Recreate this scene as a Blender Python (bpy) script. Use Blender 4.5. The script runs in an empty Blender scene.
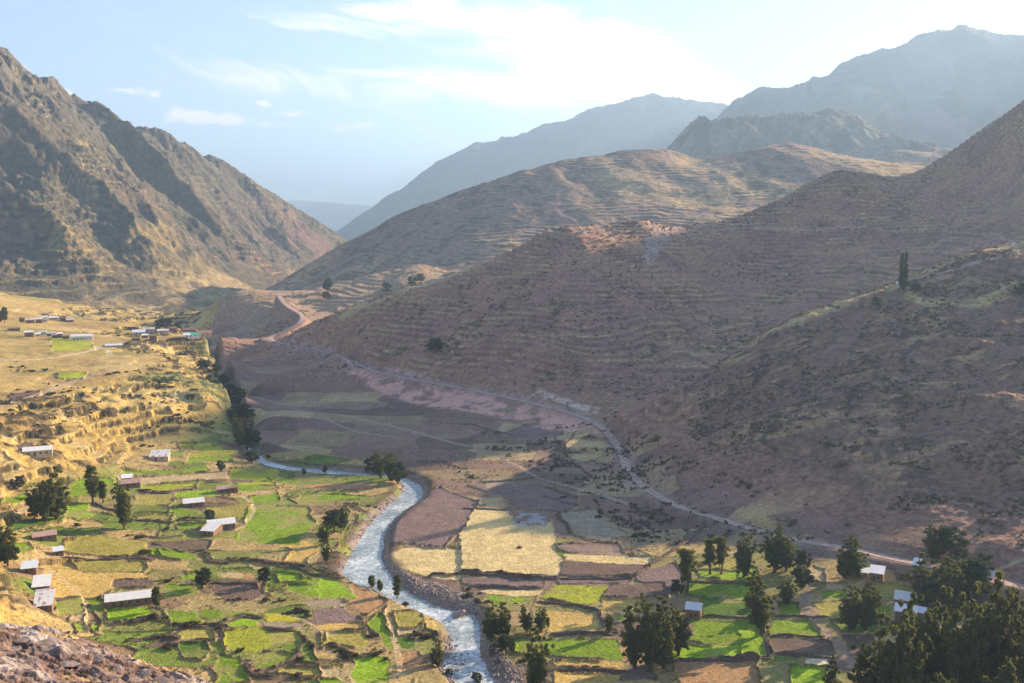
import bpy, math, random
import numpy as np
from mathutils import Vector, Matrix
R = math.radians
random.seed(7)
rng = np.random.RandomState(11)
scene = bpy.context.scene
COL = scene.collection

# ------------------------------------------------------------------ camera
F = 996.0; CX, CY = 512.0, 341.5; HZ = 140.0; PITCH = R(6.4)
cam_d = bpy.data.cameras.new('camera'); cam = bpy.data.objects.new('camera', cam_d); COL.objects.link(cam)
cam.location = (0, 0, HZ); cam.rotation_euler = (R(90) - PITCH, 0, 0)
cam_d.sensor_width = 36; cam_d.lens = 36 * F / 1024; cam_d.clip_start = 1; cam_d.clip_end = 60000
scene.camera = cam

# ------------------------------------------------------------------ light
SUN_AZ, SUN_EL = R(55), R(18.5)          # azimuth measured from +Y towards +X
sun_d = bpy.data.lights.new('sun', 'SUN'); sun = bpy.data.objects.new('sun', sun_d); COL.objects.link(sun)
sun_d.energy = 5.0; sun_d.angle = R(0.6); sun_d.color = (1.0, 0.86, 0.66)
sdir = Vector((math.sin(SUN_AZ) * math.cos(SUN_EL), math.cos(SUN_AZ) * math.cos(SUN_EL), math.sin(SUN_EL)))
sun.rotation_euler = sdir.to_track_quat('Z', 'Y').to_euler(); sun.location = (0, 0, 400)
scene.view_settings.view_transform = 'Standard'; scene.view_settings.look = 'None'
scene.view_settings.gamma = 1; scene.view_settings.use_curve_mapping = False
scene.view_settings.exposure = 1.68
try:
    scene.view_settings.use_white_balance = True; scene.view_settings.white_balance_temperature = 7900; scene.view_settings.white_balance_tint = 15
except Exception: pass
SKY_STRENGTH = 0.107
scene.cycles.volume_bounces = 0; scene.cycles.max_bounces = 5; scene.cycles.diffuse_bounces = 3
scene.cycles.transparent_max_bounces = 16; scene.cycles.use_denoising = True
scene.cycles.sample_clamp_indirect = 4

def build_world():
    w = bpy.data.worlds.new('World'); scene.world = w; w.use_nodes = True
    nt = w.node_tree; N = nt.nodes; L = nt.links
    for n in list(N): N.remove(n)
    def nd(t, **k):
        n = N.new(t)
        for a, b in k.items(): setattr(n, a, b)
        return n
    def val(x): 
        return x
    def math_(op, a, b=None, c=None, clamp=False):
        n = nd('ShaderNodeMath', operation=op, use_clamp=clamp)
        for i, v in enumerate((a, b, c)):
            if v is None: continue
            if isinstance(v, (int, float)): n.inputs[i].default_value = v
            else: L.new(v, n.inputs[i])
        return n.outputs[0]
    out = nd('ShaderNodeOutputWorld'); bg = nd('ShaderNodeBackground'); bg.inputs['Strength'].default_value = SKY_STRENGTH
    sky = nd('ShaderNodeTexSky', sky_type='NISHITA'); sky.sun_disc = False
    sky.sun_elevation = SUN_EL; sky.sun_rotation = SUN_AZ; sky.air_density = 1.0; sky.dust_density = 0.6; sky.ozone_density = 1.6; sky.altitude = 3500
    tc = nd('ShaderNodeTexCoord'); sep = nd('ShaderNodeSeparateXYZ'); L.new(tc.outputs['Generated'], sep.inputs[0])
    y = math_('MAXIMUM', math_('ABSOLUTE', sep.outputs['Y']), 0.05)
    u = math_('DIVIDE', sep.outputs['X'], y); v = math_('DIVIDE', sep.outputs['Z'], y)
    def uv(px, py): return ((px - 512) / F, (230 - py) / F)
    def blob(px, py, wx, wy, slope=0.0):
        cu, cv = uv(px, py)
        du = math_('SUBTRACT', u, cu); dv = math_('SUBTRACT', v, cv)
        dv = math_('SUBTRACT', dv, math_('MULTIPLY', du, slope))
        a = math_('MULTIPLY', du, F / wx); b = math_('MULTIPLY', dv, F / wy)
        d = math_('ADD', math_('MULTIPLY', a, a), math_('MULTIPLY', b, b))
        return math_('POWER', 2.718, math_('MULTIPLY', d, -1.0))
    def noise(su, sv, det, rough, dist=0.0, off=0.0, shear=0.0):
        cmb = nd('ShaderNodeCombineXYZ')
        L.new(math_('MULTIPLY', u, su), cmb.inputs[0])
        L.new(math_('MULTIPLY', math_('SUBTRACT', v, math_('MULTIPLY', u, shear)), sv), cmb.inputs[1]); cmb.inputs[2].default_value = off
        n = nd('ShaderNodeTexNoise'); n.inputs['Scale'].default_value = 1; n.inputs['Detail'].default_value = det
        n.inputs['Roughness'].default_value = rough; n.inputs['Distortion'].default_value = dist
        L.new(cmb.outputs[0], n.inputs['Vector']); return n.outputs[0]
    def ss(x, a, b):
        n = nd('ShaderNodeMapRange', interpolation_type='SMOOTHSTEP'); L.new(x, n.inputs[0])
        n.inputs[1].default_value = a; n.inputs[2].default_value = b; return n.outputs[0]
    def addm(xs):
        r = xs[0]
        for x in xs[1:]: r = math_('ADD', r, x)
        return r
    ci = noise(6, 22, 9, 0.66, 0.9, 1.3, -0.22)
    cm = addm([blob(560, 40, 150, 34, -0.25), blob(650, 80, 90, 30, -0.3), blob(470, 92, 130, 22, -0.05), blob(270, 82, 80, 20, -0.2),
               math_('MULTIPLY', blob(1010, 15, 70, 25), .8), math_('MULTIPLY', blob(390, 20, 90, 18), .8), math_('MULTIPLY', blob(330, 170, 200, 30), .30), math_('MULTIPLY', blob(260, 20, 160, 22, -.3), .35)])
    cir = math_('MULTIPLY', ss(math_('ADD', ci, math_('MULTIPLY', cm, 0.19)), 0.52, 0.80), math_('MINIMUM', math_('ADD', cm, 0.22), 1.0))
    pu = noise(45, 95, 6, 0.6, 0.1, 5.1)
    pm = addm([blob(232, 124, 62, 7, -0.03), blob(365, 130, 26, 6), blob(140, 95, 26, 6, -.1), blob(66, 79, 9, 5), blob(76, 97, 16, 5, -.4), blob(38, 71, 9, 4), blob(270, 107, 9, 4), blob(620, 98, 60, 8), blob(190, 118, 30, 8), blob(300, 117, 18, 4)])
    cum = ss(math_('ADD', math_('MULTIPLY', pu, 1.5), math_('MULTIPLY', pm, 0.35)), 0.86, 1.22)
    cum = math_('MULTIPLY', cum, ss(pm, 0.08, 0.5))
    dens = math_('ADD', math_('MULTIPLY', cir, 0.85), math_('MULTIPLY', cum, 0.8), clamp=True)
    mix = nd('ShaderNodeMixRGB'); L.new(dens, mix.inputs[0]); L.new(sky.outputs[0], mix.inputs[1])
    mix.inputs[2].default_value = (CLOUD, CLOUD * 0.985, CLOUD * 0.96, 1)
    L.new(mix.outputs[0], bg.inputs[0]); L.new(bg.outputs[0], out.inputs[0])
CLOUD = 6.0; HAZE = 1.3e-4; HAZE_COL = (.42, .67, 1.0, 1); HAZE_G = 0.28
build_world()

# ------------------------------------------------------------------ helpers: materials
def mat(name, base=(0.5, 0.5, 0.5), rough=0.9, spec=0.2, metal=0.0, var=0.0, scale=1.0, bump=0.0, bscale=None, attr=None, translucent=0.0, det=6):
    m = bpy.data.materials.new(name); m.use_nodes = True
    nt = m.node_tree; N = nt.nodes; L = nt.links; b = N['Principled BSDF']
    b.inputs['Roughness'].default_value = rough; b.inputs['Specular IOR Level'].default_value = spec; b.inputs['Metallic'].default_value = metal
    col = None
    if attr:
        a = N.new('ShaderNodeAttribute'); a.attribute_name = attr; col = a.outputs['Color']
    else:
        c = N.new('ShaderNodeRGB'); c.outputs[0].default_value = (*base, 1); col = c.outputs[0]
    tc = N.new('ShaderNodeTexCoord')
    if var > 0:
        n = N.new('ShaderNodeTexNoise'); n.inputs['Scale'].default_value = scale; n.inputs['Detail'].default_value = det; n.inputs['Roughness'].default_value = 0.65
        L.new(tc.outputs['Object'], n.inputs['Vector'])
        mr = N.new('ShaderNodeMapRange'); L.new(n.outputs[0], mr.inputs[0]); mr.inputs[1].default_value = 0.3; mr.inputs[2].default_value = 0.7
        mr.inputs[3].default_value = 1 - var; mr.inputs[4].default_value = 1 + var
        mx = N.new('ShaderNodeVectorMath'); mx.operation = 'SCALE'; L.new(col, mx.inputs[0]); L.new(mr.outputs[0], mx.inputs['Scale']); col = mx.outputs[0]
    L.new(col, b.inputs['Base Color'])
    if bump > 0:
        n = N.new('ShaderNodeTexNoise'); n.inputs['Scale'].default_value = bscale or scale; n.inputs['Detail'].default_value = 5; n.inputs['Roughness'].default_value = 0.7
        L.new(tc.outputs['Object'], n.inputs['Vector'])
        bp = N.new('ShaderNodeBump'); bp.inputs['Strength'].default_value = 1.0; bp.inputs['Distance'].default_value = bump
        L.new(n.outputs[0], bp.inputs['Height']); L.new(bp.outputs[0], b.inputs['Normal'])
    if translucent > 0:
        tr = N.new('ShaderNodeBsdfTranslucent'); L.new(col, tr.inputs['Color'])
        ms = N.new('ShaderNodeMixShader'); ms.inputs[0].default_value = translucent
        out = N['Material Output']; L.new(b.outputs[0], ms.inputs[1]); L.new(tr.outputs[0], ms.inputs[2]); L.new(ms.outputs[0], out.inputs['Surface'])
    return m

# ------------------------------------------------------------------ helpers: noise
_T = rng.rand(8, 256, 256).astype(np.float32)
def vnoise(x, y, s=0):
    xi = np.floor(x); yi = np.floor(y); fx = (x - xi).astype(np.float32); fy = (y - yi).astype(np.float32)
    xi = xi.astype(np.int64); yi = yi.astype(np.int64)
    fx = fx * fx * fx * (fx * (fx * 6 - 15) + 10); fy = fy * fy * fy * (fy * (fy * 6 - 15) + 10)
    t = _T[s % 8]; x0 = (xi + 37 * s) & 255; x1 = (x0 + 1) & 255; y0 = (yi + 91 * s) & 255; y1 = (y0 + 1) & 255
    a = t[y0, x0]; b = t[y0, x1]; c = t[y1, x0]; d = t[y1, x1]
    return a + (b - a) * fx + (c - a) * fy + (a - b - c + d) * fx * fy
def fbm(x, y, sc, oct=4, s=0, gain=0.5):
    x = np.asarray(x) / sc; y = np.asarray(y) / sc; r = 0; a = 1; n = 0
    for o in range(oct):
        r = r + a * vnoise(x * 1.0 + 0.37 * o, y + 0.71 * o, s + o); n += a; a *= gain
        x, y = (x * 1.62 + y * 1.18), (y * 1.62 - x * 1.18)
    return r / n                                           # 0..1 around .5
def ridged(x, y, sc, oct=4, s=0, gain=0.5):
    x = np.asarray(x) / sc; y = np.asarray(y) / sc; r = 0; a = 1; n = 0
    for o in range(oct):
        r = r + a * (1 - np.abs(2 * vnoise(x + .37 * o, y + .71 * o, s + o) - 1)); n += a; a *= gain
        x, y = (x * 1.62 + y * 1.18), (y * 1.62 - x * 1.18)
    return r / n
def sst(x, a, b):
    t = np.clip((x - a) / (b - a), 0, 1); return t * t * (3 - 2 * t)
def lerp(a, b, t): return a + (b - a) * t
def mixc(c, col, t):
    return c + (np.array(col, np.float32) - c) * t[..., None]

# ------------------------------------------------------------------ helpers: pixels to points
cp_, sp_ = math.cos(PITCH), math.sin(PITCH)
def ray(px, py):
    a = (px - CX) / F; b = (CY - py) / F
    return np.array([a, cp_ + b * sp_, -sp_ + b * cp_])
def at_z(px, py, z):
    d = ray(px, py); t = (z - HZ) / d[2]; return np.array([d[0] * t, d[1] * t, z])
def at_D(px, py, D):
    d = ray(px, py); t = D / d[1]; return np.array([d[0] * t, D, HZ + d[2] * t])
def at_Dz(px, D, z): return np.array([(px - CX) / F * D, D, z])

class RBF:
    def __init__(s, pts, c=20.0):
        P = np.array(pts, float); s.c = c; s.P = P[:, :2]; n = len(P)
        r = np.sqrt(((s.P[:, None] - s.P[None]) ** 2).sum(-1) + c * c)
        A = np.zeros((n + 3, n + 3)); A[:n, :n] = r - 1e-6 * np.eye(n) * 1000; A[:n, n] = 1; A[:n, n + 1:] = s.P / 1000; A[n, :n] = 1; A[n + 1:, :n] = s.P.T / 1000
        b = np.zeros(n + 3); b[:n] = P[:, 2]; s.w = np.linalg.solve(A, b)
    def __call__(s, X, Y):
        sh = X.shape; X = X.ravel(); Y = Y.ravel(); out = np.empty(X.shape)
        n = len(s.P)
        for i in range(0, len(X), 20000):
            x = X[i:i + 20000]; y = Y[i:i + 20000]
            r = np.sqrt((x[:, None] - s.P[:, 0]) ** 2 + (y[:, None] - s.P[:, 1]) ** 2 + s.c ** 2)
            out[i:i + 20000] = r @ s.w[:n] + s.w[n] + (x * s.w[n + 1] + y * s.w[n + 2]) / 1000
        return out.reshape(sh)

# ------------------------------------------------------------------ helpers: meshes
def tag(o, label=None, cat=None, group=None, kind=None):
    if label: o['label'] = label
    if cat: o['category'] = cat
    if group: o['group'] = group
    if kind: o['kind'] = kind
    return o
def mesh_np(name, V, Fq, material, colors=None, parent=None, smooth=True):
    """one mesh object from numpy arrays: V (n,3), Fq (m,3|4)"""
    me = bpy.data.meshes.new(name); V = np.ascontiguousarray(V, np.float32); Fq = np.ascontiguousarray(Fq, np.int32)
    k = Fq.shape[1]; me.vertices.add(len(V)); me.vertices.foreach_set('co', V.ravel())
    me.loops.add(Fq.size); me.loops.foreach_set('vertex_index', Fq.ravel())
    me.polygons.add(len(Fq)); me.polygons.foreach_set('loop_start', np.arange(0, Fq.size, k, dtype=np.int32))
    try: me.polygons.foreach_set('loop_total', np.full(len(Fq), k, np.int32))
    except Exception: pass
    me.polygons.foreach_set('use_smooth', np.full(len(Fq), smooth, bool))
    if colors is not None:
        a = me.color_attributes.new('Col', 'FLOAT_COLOR', 'POINT')
        c = np.ones((len(V), 4), np.float32); c[:, :3] = colors; a.data.foreach_set('color', c.ravel())
    me.update(calc_edges=True)
    mats = material if isinstance(material, (list, tuple)) else [material]
    for m in mats: me.materials.append(m)
    o = bpy.data.objects.new(name, me); COL.objects.link(o)
    if parent: o.parent = parent
    return o
def grid_faces(nr, nc, keep=None):
    i = np.arange((nr - 1) * (nc - 1)); r = i // (nc - 1); c = i % (nc - 1); a = r * nc + c
    f = np.stack([a, a + 1, a + nc + 1, a + nc], 1)
    return f if keep is None else f[keep.ravel()]
def compact(V, Fq, C=None):
    used = np.zeros(len(V), bool); used[Fq.ravel()] = True; idx = np.cumsum(used) - 1
    return V[used], idx[Fq], (C[used] if C is not None else None)
def empty(name, loc=(0, 0, 0), rz=0, scale=None):
    o = bpy.data.objects.new(name, None); o.empty_display_size = 1; COL.objects.link(o); o.location = loc; o.rotation_euler = (0, 0, rz)
    if scale: o.scale = scale
    return o

# ==================================================================== TERRAIN, near
exec_part = None
# control points: (px, py, z)
ZP = [(-150,683,48),(-120,640,42),(-100,560,40),(-120,500,45),(-120,440,50),(-120,380,52),(0,640,20),(0,600,20),(0,560,16),(30,530,13),(60,600,6),(100,640,4),(200,690,2.5),(200,640,3),(140,600,4),
 (60,560,8),(130,560,5),(230,600,3.2),(330,640,2.6),(430,683,2),(400,640,2.2),(300,590,3),(350,603,2.2),(230,540,4.5),(310,540,3),(365,505,2.2),(120,520,7),(180,510,5.5),(260,500,3.5),(330,490,2.4),
 (0,490,19),(60,490,12),(120,485,8),(180,480,6.5),(240,478,4),
 (0,460,27),(60,460,21),(120,460,13),(160,455,9.5),(200,452,8.5),(232,452,5),
 (0,430,33),(60,430,29),(110,430,22),(160,430,16),(200,430,14.5),(222,432,10),
 (0,400,36),(60,400,35),(110,400,32),(150,400,30),(190,400,25),(213,402,23),(206,346,29),(212,356,27),(219,368,25.5),(226,388,21.5),(231,410,14),(236,428,7),
 (0,370,38),(80,370,38),(130,375,37),(170,370,34),(196,375,27),
 (0,340,39),(60,340,39),(120,340,38),(160,340,36),(178,343,33),
 (0,318,42),(60,318,42),(120,322,38),(165,326,33),(-120,330,50),
 (203,350,8),(212,372,6),(229,400,4),(240,430,2.5),(250,455,1.5),
 (252,440,5),(262,420,9),(246,400,10),(238,380,13),(228,362,14),
 (300,440,5),(350,455,3.5),(300,410,10),(400,440,6),(450,455,5),(400,410,12),(500,470,6),(550,490,6),(600,500,7),(500,430,9),(560,450,9),(450,412,14),(340,385,18),
 (430,530,3),(470,565,3),(440,500,3),(560,520,5),(560,570,4),(640,540,5),(700,560,7),(500,600,2.5),(520,640,2.5),(600,620,3.5),(700,620,5),(600,683,3),(700,683,4),(520,683,1.8),(450,560,2.4),
 (780,580,8),(800,640,7),(860,600,10),(930,620,11),(1000,600,14),(860,690,8),(1000,690,12),(1120,640,20),(1200,690,26),
 (267,338,32),(322,350,30),(370,370,26),(457,386,22),(529,401,19),(593,419,16),(623,456,11),(629,474,10),(653,493,9.5),(717,518,10),(787,538,12),(844,547,14),(918,563,16.5),(1024,586,20),(1150,608,26),
 (215,335,13),(195,332,12),(235,347,17),(250,362,21),(268,378,20)]
DP = [ # (px, py, D) on faces
 (500,340,790),(500,290,880),(600,350,740),(600,290,840),(700,300,880),(700,345,800),(700,260,960),(800,300,880),(800,260,960),(800,230,1010),(900,255,950),(900,225,1010),(900,200,1060),(1000,190,1020),(1000,150,1050),(1100,150,980),(420,340,835),(450,310,880),
 (700,460,500),(700,420,555),(800,480,450),(800,420,505),(800,360,575),(900,500,410),(900,420,480),(900,340,570),(1000,500,390),(1000,420,450),(1000,320,560),(1200,520,360),(1200,380,460),(1200,280,600),
 (222,299,1270),(240,292,1280),(262,296,1270),(232,330,1190),(255,320,1180),(285,303,1240),(300,306,1250),(340,295,1300),(380,283,1350),(420,265,1420),(280,318,1100),(310,330,990)]
CREST = [(310,324,965),(350,309,935),(400,293,915),(430,283,920),(480,262,935),(545,232,965),(600,227,985),(640,222,1000),(720,222,1030),(760,207,1060),(800,190,1080),(832,173,1100),(870,175,1110),(905,176,1110),(948,155,1110),(985,130,1100),(1024,103,1090),(1060,76,1080),(1100,62,1070),(1150,118,1050),(1200,158,1040),(1350,195,1000),(1500,200,980)]  # right end is out of view, its summit shaped to shade the valley
CREST2 = [(650,405,600),(690,380,610),(740,350,620),(800,318,630),(860,295,645),(900,283,650),(950,262,660),(1024,238,670),(1100,220,690),(1200,204,720),(1350,180,750)]  # unseen right end raised so its shadow reaches the lower right
WP = [(700,692,37),(760,712,52),(830,740,68),(900,765,84),(980,790,100),(1100,830,128),(660,660,30),
 (1170,1640,508),(1230,1650,508),(1150,1500,435),(1300,1650,470),(1010,1420,285),(0,1500,60),(120,1500,40),(200,1450,14),(240,1500,20),(-200,1500,90),(0,1700,50),(250,1800,14),(300,2300,10),(150,1700,30),(400,1700,30),(600,1700,40),(900,1700,60),(1200,1700,90),(500,120,60),(512,60,80),(0,200,45),(1000,200,22),(1300,250,35),(1500,300,60),(800,200,18),  # opens with an unseen mountain beyond the right edge, added for its shade
 (-300,300,90),(-300,500,90),(-300,900,110),(600,220,20),(300,220,20),(450,240,10)]
CP = [at_z(*p) for p in ZP] + [at_D(*p) for p in DP] + [at_Dz(*p) for p in WP]
for c in CREST:
    p = at_D(*c); CP.append(p); q = p.copy(); 
    d = np.array([0.35, 0.94]); 
    CP.append([p[0] + d[0]*90, p[1] + d[1]*90, p[2] - 22]); CP.append([p[0] + d[0]*260, p[1] + d[1]*260, max(p[2] - 110, 35)])
for c in CREST2: CP.append(at_D(*c))
near = RBF(CP, 16.0)

# grid: columns u = X / Y, rows Y
def seq(segs):
    out = []
    for a, b, st in segs:
        n = max(1, int(round((b - a) / st))); out += list(a + (b - a) * np.arange(n) / n)
    out.append(segs[-1][1]); return np.array(out)
PXS = seq([(-520, -60, 9), (-60, 1090, QX := 0.95), (1090, 1600, 9)])
UU = (PXS - CX) / F
YY = seq([(90, 270, 4), (270, 420, .42), (420, 560, .7), (560, 1120, 1.15), (1120, 1420, 2.2), (1420, 2600, 16)])
NR, NC = len(YY), len(UU)
X = UU[None, :] * YY[:, None]; Y = np.repeat(YY[:, None], NC, 1)
sub = near
# evaluate the smooth base on a coarser grid and interpolate
def interp_grid(fn, UU, YY, k):
    cu = UU[::k] if (len(UU) - 1) % k == 0 else np.append(UU[::k], UU[-1]); cy = YY[::k] if (len(YY) - 1) % k == 0 else np.append(YY[::k], YY[-1])
    Z = fn(cu[None, :] * cy[:, None], np.repeat(cy[:, None], len(cu), 1))
    iu = np.interp(UU, cu, np.arange(len(cu))); iy = np.interp(YY, cy, np.arange(len(cy)))
    return bilin(Z, iy[:, None], iu[None, :])
def bilin(Z, iy, iu):
    y0 = np.clip(np.floor(iy).astype(int), 0, Z.shape[0] - 2); u0 = np.clip(np.floor(iu).astype(int), 0, Z.shape[1] - 2)
    fy = iy - y0; fu = iu - u0
    return (Z[y0, u0] * (1 - fu) + Z[y0, u0 + 1] * fu) * (1 - fy) + (Z[y0 + 1, u0] * (1 - fu) + Z[y0 + 1, u0 + 1] * fu) * fy
Zb = interp_grid(near, UU, YY, 4)
def H(x, y, Z=None):
    Z = ZF if Z is None else Z
    x = np.asarray(x, float); y = np.asarray(y, float)
    return bilin(Z, np.interp(y, YY, np.arange(NR)), np.interp(x / y, UU, np.arange(NC)))
ZF = Zb
_ys = np.concatenate([np.arange(92, 420, .5), np.arange(420, 2500, 1.5)])
def hit(px, py, Z=None):
    d = ray(px, py); t = _ys / d[1]; x = d[0] * t; z = HZ + d[2] * t; h = H(x, _ys, Z)
    k = np.where(z < h)[0]
    if len(k) == 0: return None
    k = max(k[0], 1); a = z[k - 1] - h[k - 1]; b = z[k] - h[k]; f = a / (a - b); f = min(max(f, 0), 1)
    yy = _ys[k - 1] + f * (_ys[k] - _ys[k - 1]); xx = d[0] / d[1] * yy
    return np.array([xx, yy, float(H(xx, yy, Z))])

# ---- the river
RL = [(462,700),(458,683),(440,667),(449,657),(452,648),(450,632),(444,623),(432,616),(410,607),(392,599),(374,590),(356,585),(343,577),(342,571),(351,554),(365,532),(372,522),(390,504),(404,493),(403,484),(396,480),(366,476.8),(319,474.6),(283,470),(262,464),(244,450),(235,424),(229,398),(214,372),(202,352),(198,342)]
RR = [(505,700),(493,679),(484,666),(478,653),(480,639),(479,625),(478,616),(462,611),(442,608),(421,599),(403,590),(394,578),(381,564),(383,547),(386,529),(396,518),(404,511),(416,504),(422,499),(424,486),(400,475.4),(367,473.4),(319,469.8),(283,466.5),(264,461),(249,447),(240,422),(234,398),(219,372),(207,352),(202,342)]
def zriv(py): return float(np.interp(py, [342, 372, 400, 430, 455, 700], [6.5, 4.5, 3.0, 1.6, 0.3, 0.0]))
rl = np.array([at_z(a, b, zriv(b)) for a, b in RL]); rr = np.array([at_z(a, b, zriv(b)) for a, b in RR])
def smooth_line(P, n=3):
    P = np.array(P)
    for _ in range(n):
        Q = np.empty((2 * len(P) - 2 + 2, P.shape[1])); Q[0] = P[0]; Q[-1] = P[-1]
        Q[1:-1:2] = P[:-1] * .75 + P[1:] * .25; Q[2:-1:2] = P[:-1] * .25 + P[1:] * .75; P = Q
    return P
rl = smooth_line(rl, 2); rr = smooth_line(rr, 2)
def poly_sdf(P, x, y, closed=True, zs=None):
    """unsigned distance to the polyline, inside mask, and z of the nearest point"""
    P = np.asarray(P); n = len(P); best = np.full(x.shape, 1e9); zz = np.zeros(x.shape); ins = np.zeros(x.shape, bool)
    for i in range(n if closed else n - 1):
        a = P[i]; b = P[(i + 1) % n]; dx, dy = b[0] - a[0], b[1] - a[1]; L2 = dx * dx + dy * dy + 1e-9
        t = np.clip(((x - a[0]) * dx + (y - a[1]) * dy) / L2, 0, 1)
        d = np.hypot(x - a[0] - t * dx, y - a[1] - t * dy); m = d < best; best = np.where(m, d, best)
        if zs is not None: zz = np.where(m, zs[i] + t * (zs[(i + 1) % n] - zs[i]), zz)
        if closed:
            c = ((a[1] > y) != (b[1] > y)); ins ^= c & (x < dx * (y - a[1]) / (dy if abs(dy) > 1e-9 else 1e-9) + a[0])
    return (best, ins, zz) if zs is not None else (best, ins)
def window(P, pad):
    P = np.asarray(P); lo = P[:, :2].min(0) - pad; hi = P[:, :2].max(0) + pad
    r0 = max(np.searchsorted(YY, lo[1]) - 1, 0); r1 = min(np.searchsorted(YY, hi[1]) + 1, NR)
    ylo = max(lo[1], 90); us = [lo[0] / ylo, lo[0] / hi[1], hi[0] / ylo, hi[0] / hi[1]]
    c0 = max(np.searchsorted(UU, min(us)) - 1, 0); c1 = min(np.searchsorted(UU, max(us)) + 1, NC)
    return slice(r0, r1), slice(c0, c1)

riv = np.concatenate([rl, rr[::-1]])
DRIV = np.full(X.shape, 1e3); INR = np.zeros(X.shape, bool); ZRIV = np.zeros(X.shape)
w = window(riv, 60)
d_, i_, z_ = poly_sdf(riv, X[w], Y[w], True, riv[:, 2]); DRIV[w] = np.where(i_, -d_, d_); INR[w] = i_; ZRIV[w] = z_
# which side of the river
cl = (rl[:len(rr)] + rr[:len(rl)]) / 2 if len(rl) == len(rr) else rl
o_ = np.argsort(cl[:, 1]); XR = np.interp(YY, cl[o_, 1], cl[o_, 0])[:, None]
LEFT = (X < XR)
LEFT |= (Y > 560) & (X < np.interp(Y, [560, 640, 700, 790, 900, 1050, 1300], [-60, -171, -194, -227, -268, -322, -400]))

# ---- base noise and terraces
hillw = sst(Zb, 17, 34) * (~LEFT)                       # how much this is hillside (right)
rightB = sst(X + (Y - 650) * -.05, -1e9, 1)             # placeholder
slopeL = LEFT * sst(Zb, 9, 18) * (1 - .75 * sst(Zb, 35.5, 37.5)) * sst(-X, 60, 160)
Z = Zb.copy()
n_big = fbm(X, Y, 120, 4, 1); n_mid = fbm(X, Y, 34, 4, 2); n_fine = fbm(X, Y, 9, 3, 3); n_tiny = fbm(X, Y, 2.8, 3, 5, .7)
stretch = fbm(X * .5 + Y * .1, Y * 1.6, 16, 3, 6)
B2 = sst(X - np.interp(Y, [300, 450, 560, 640, 700, 900], [0, 60, 80, 95, 150, 420]), 0, 40) * (Y < 850)   # the nearer, rougher hill
B2 *= 1 - sst(Y - np.interp(X, [60, 120, 300, 500, 800], [600, 640, 680, 700, 760]), -10, 20)
gul = ridged(X * .9 + Y * .5, Y * .35 - X * .2, 95, 4, 4)
Z += hillw * ((gul - .6) * 6 + (n_mid - .5) * 5 + (n_big - .5) * 6) * sst(hillw, 0, 1)
Z += hillw * B2 * ((n_mid - .5) * 6 + (n_fine - .5) * 3.2 + (n_tiny - .5) * 1.2)
Z += slopeL * ((n_mid - .5) * 8 + (n_fine - .5) * 3.5 + (n_tiny - .5) * 1.2)
Z += (1 - np.clip(hillw + slopeL, 0, 1)) * (n_mid - .5) * 1.2
TZ = Z.copy()
def terrace(z, sp, sharp, jit):
    q = z / sp + jit; k = np.floor(q); f = q - k
    g = sst(f, 1 - sharp, 1.0)
    return (k + g - jit) * sp, f
tsp = np.where(LEFT, 4.4, 3.9)
jit = (fbm(X, Y, 60, 3, 7) - .5) * 3.0
ZT, tf = terrace(Z, tsp, np.where(LEFT, .27, .34), jit)
brk = sst(fbm(X, Y, 26, 3, 2), .38, .55)                # terraces come and go
ta = np.clip(hillw * (1 - .55 * B2) * .75 + slopeL * .95, 0, 1) * (.25 + .75 * brk)
Z = lerp(Z, ZT, ta)

# cliffs of the gorge, left plateau edge
cl_w = sst(-(Y - 1290), -40, 60) * 0
# ---- colours, hillsides
soil = np.array([.37, .195, .16], np.float32); grass = np.array([.42, .30, .155], np.float32); scrub = np.array([.075, .07, .05], np.float32)
C = np.zeros(X.shape + (3,), np.float32) + soil
gm = sst(n_mid * .5 + n_big * .3 + stretch * .5, .55, .78)
C = mixc(C, (.46, .285, .17), gm * .6)
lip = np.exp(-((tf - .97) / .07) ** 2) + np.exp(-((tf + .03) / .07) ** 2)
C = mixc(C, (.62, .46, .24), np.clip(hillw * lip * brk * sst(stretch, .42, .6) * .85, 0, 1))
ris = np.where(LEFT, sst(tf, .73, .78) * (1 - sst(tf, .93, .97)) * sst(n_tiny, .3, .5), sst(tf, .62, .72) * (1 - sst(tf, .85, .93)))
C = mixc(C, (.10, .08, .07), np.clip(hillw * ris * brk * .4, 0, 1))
C = mixc(C, (.10, .085, .065), hillw * sst(n_fine * .5 + n_mid * .2 + n_tiny * .3, .58, .68) * .6)
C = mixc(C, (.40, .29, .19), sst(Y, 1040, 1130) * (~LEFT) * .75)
b2c = mixc(mixc(np.zeros_like(C) + np.array([.27, .16, .125], np.float32), (.46, .30, .175), sst(fbm(X * .45 + Y * .25, Y * 1.5, 9, 4, 6, .65) * .66 + n_mid * .36, .52, .66) * .85), (.10, .078, .062), sst(n_fine * .40 + n_tiny * .46 + n_mid * .2, .55, .68) * .85)  # straw streaks also paint in sunlit grass lips
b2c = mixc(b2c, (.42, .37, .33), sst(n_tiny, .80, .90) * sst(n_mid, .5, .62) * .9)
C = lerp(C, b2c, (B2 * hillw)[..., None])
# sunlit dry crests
CR = [at_D(*c) for c in CREST2[2:]]
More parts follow.
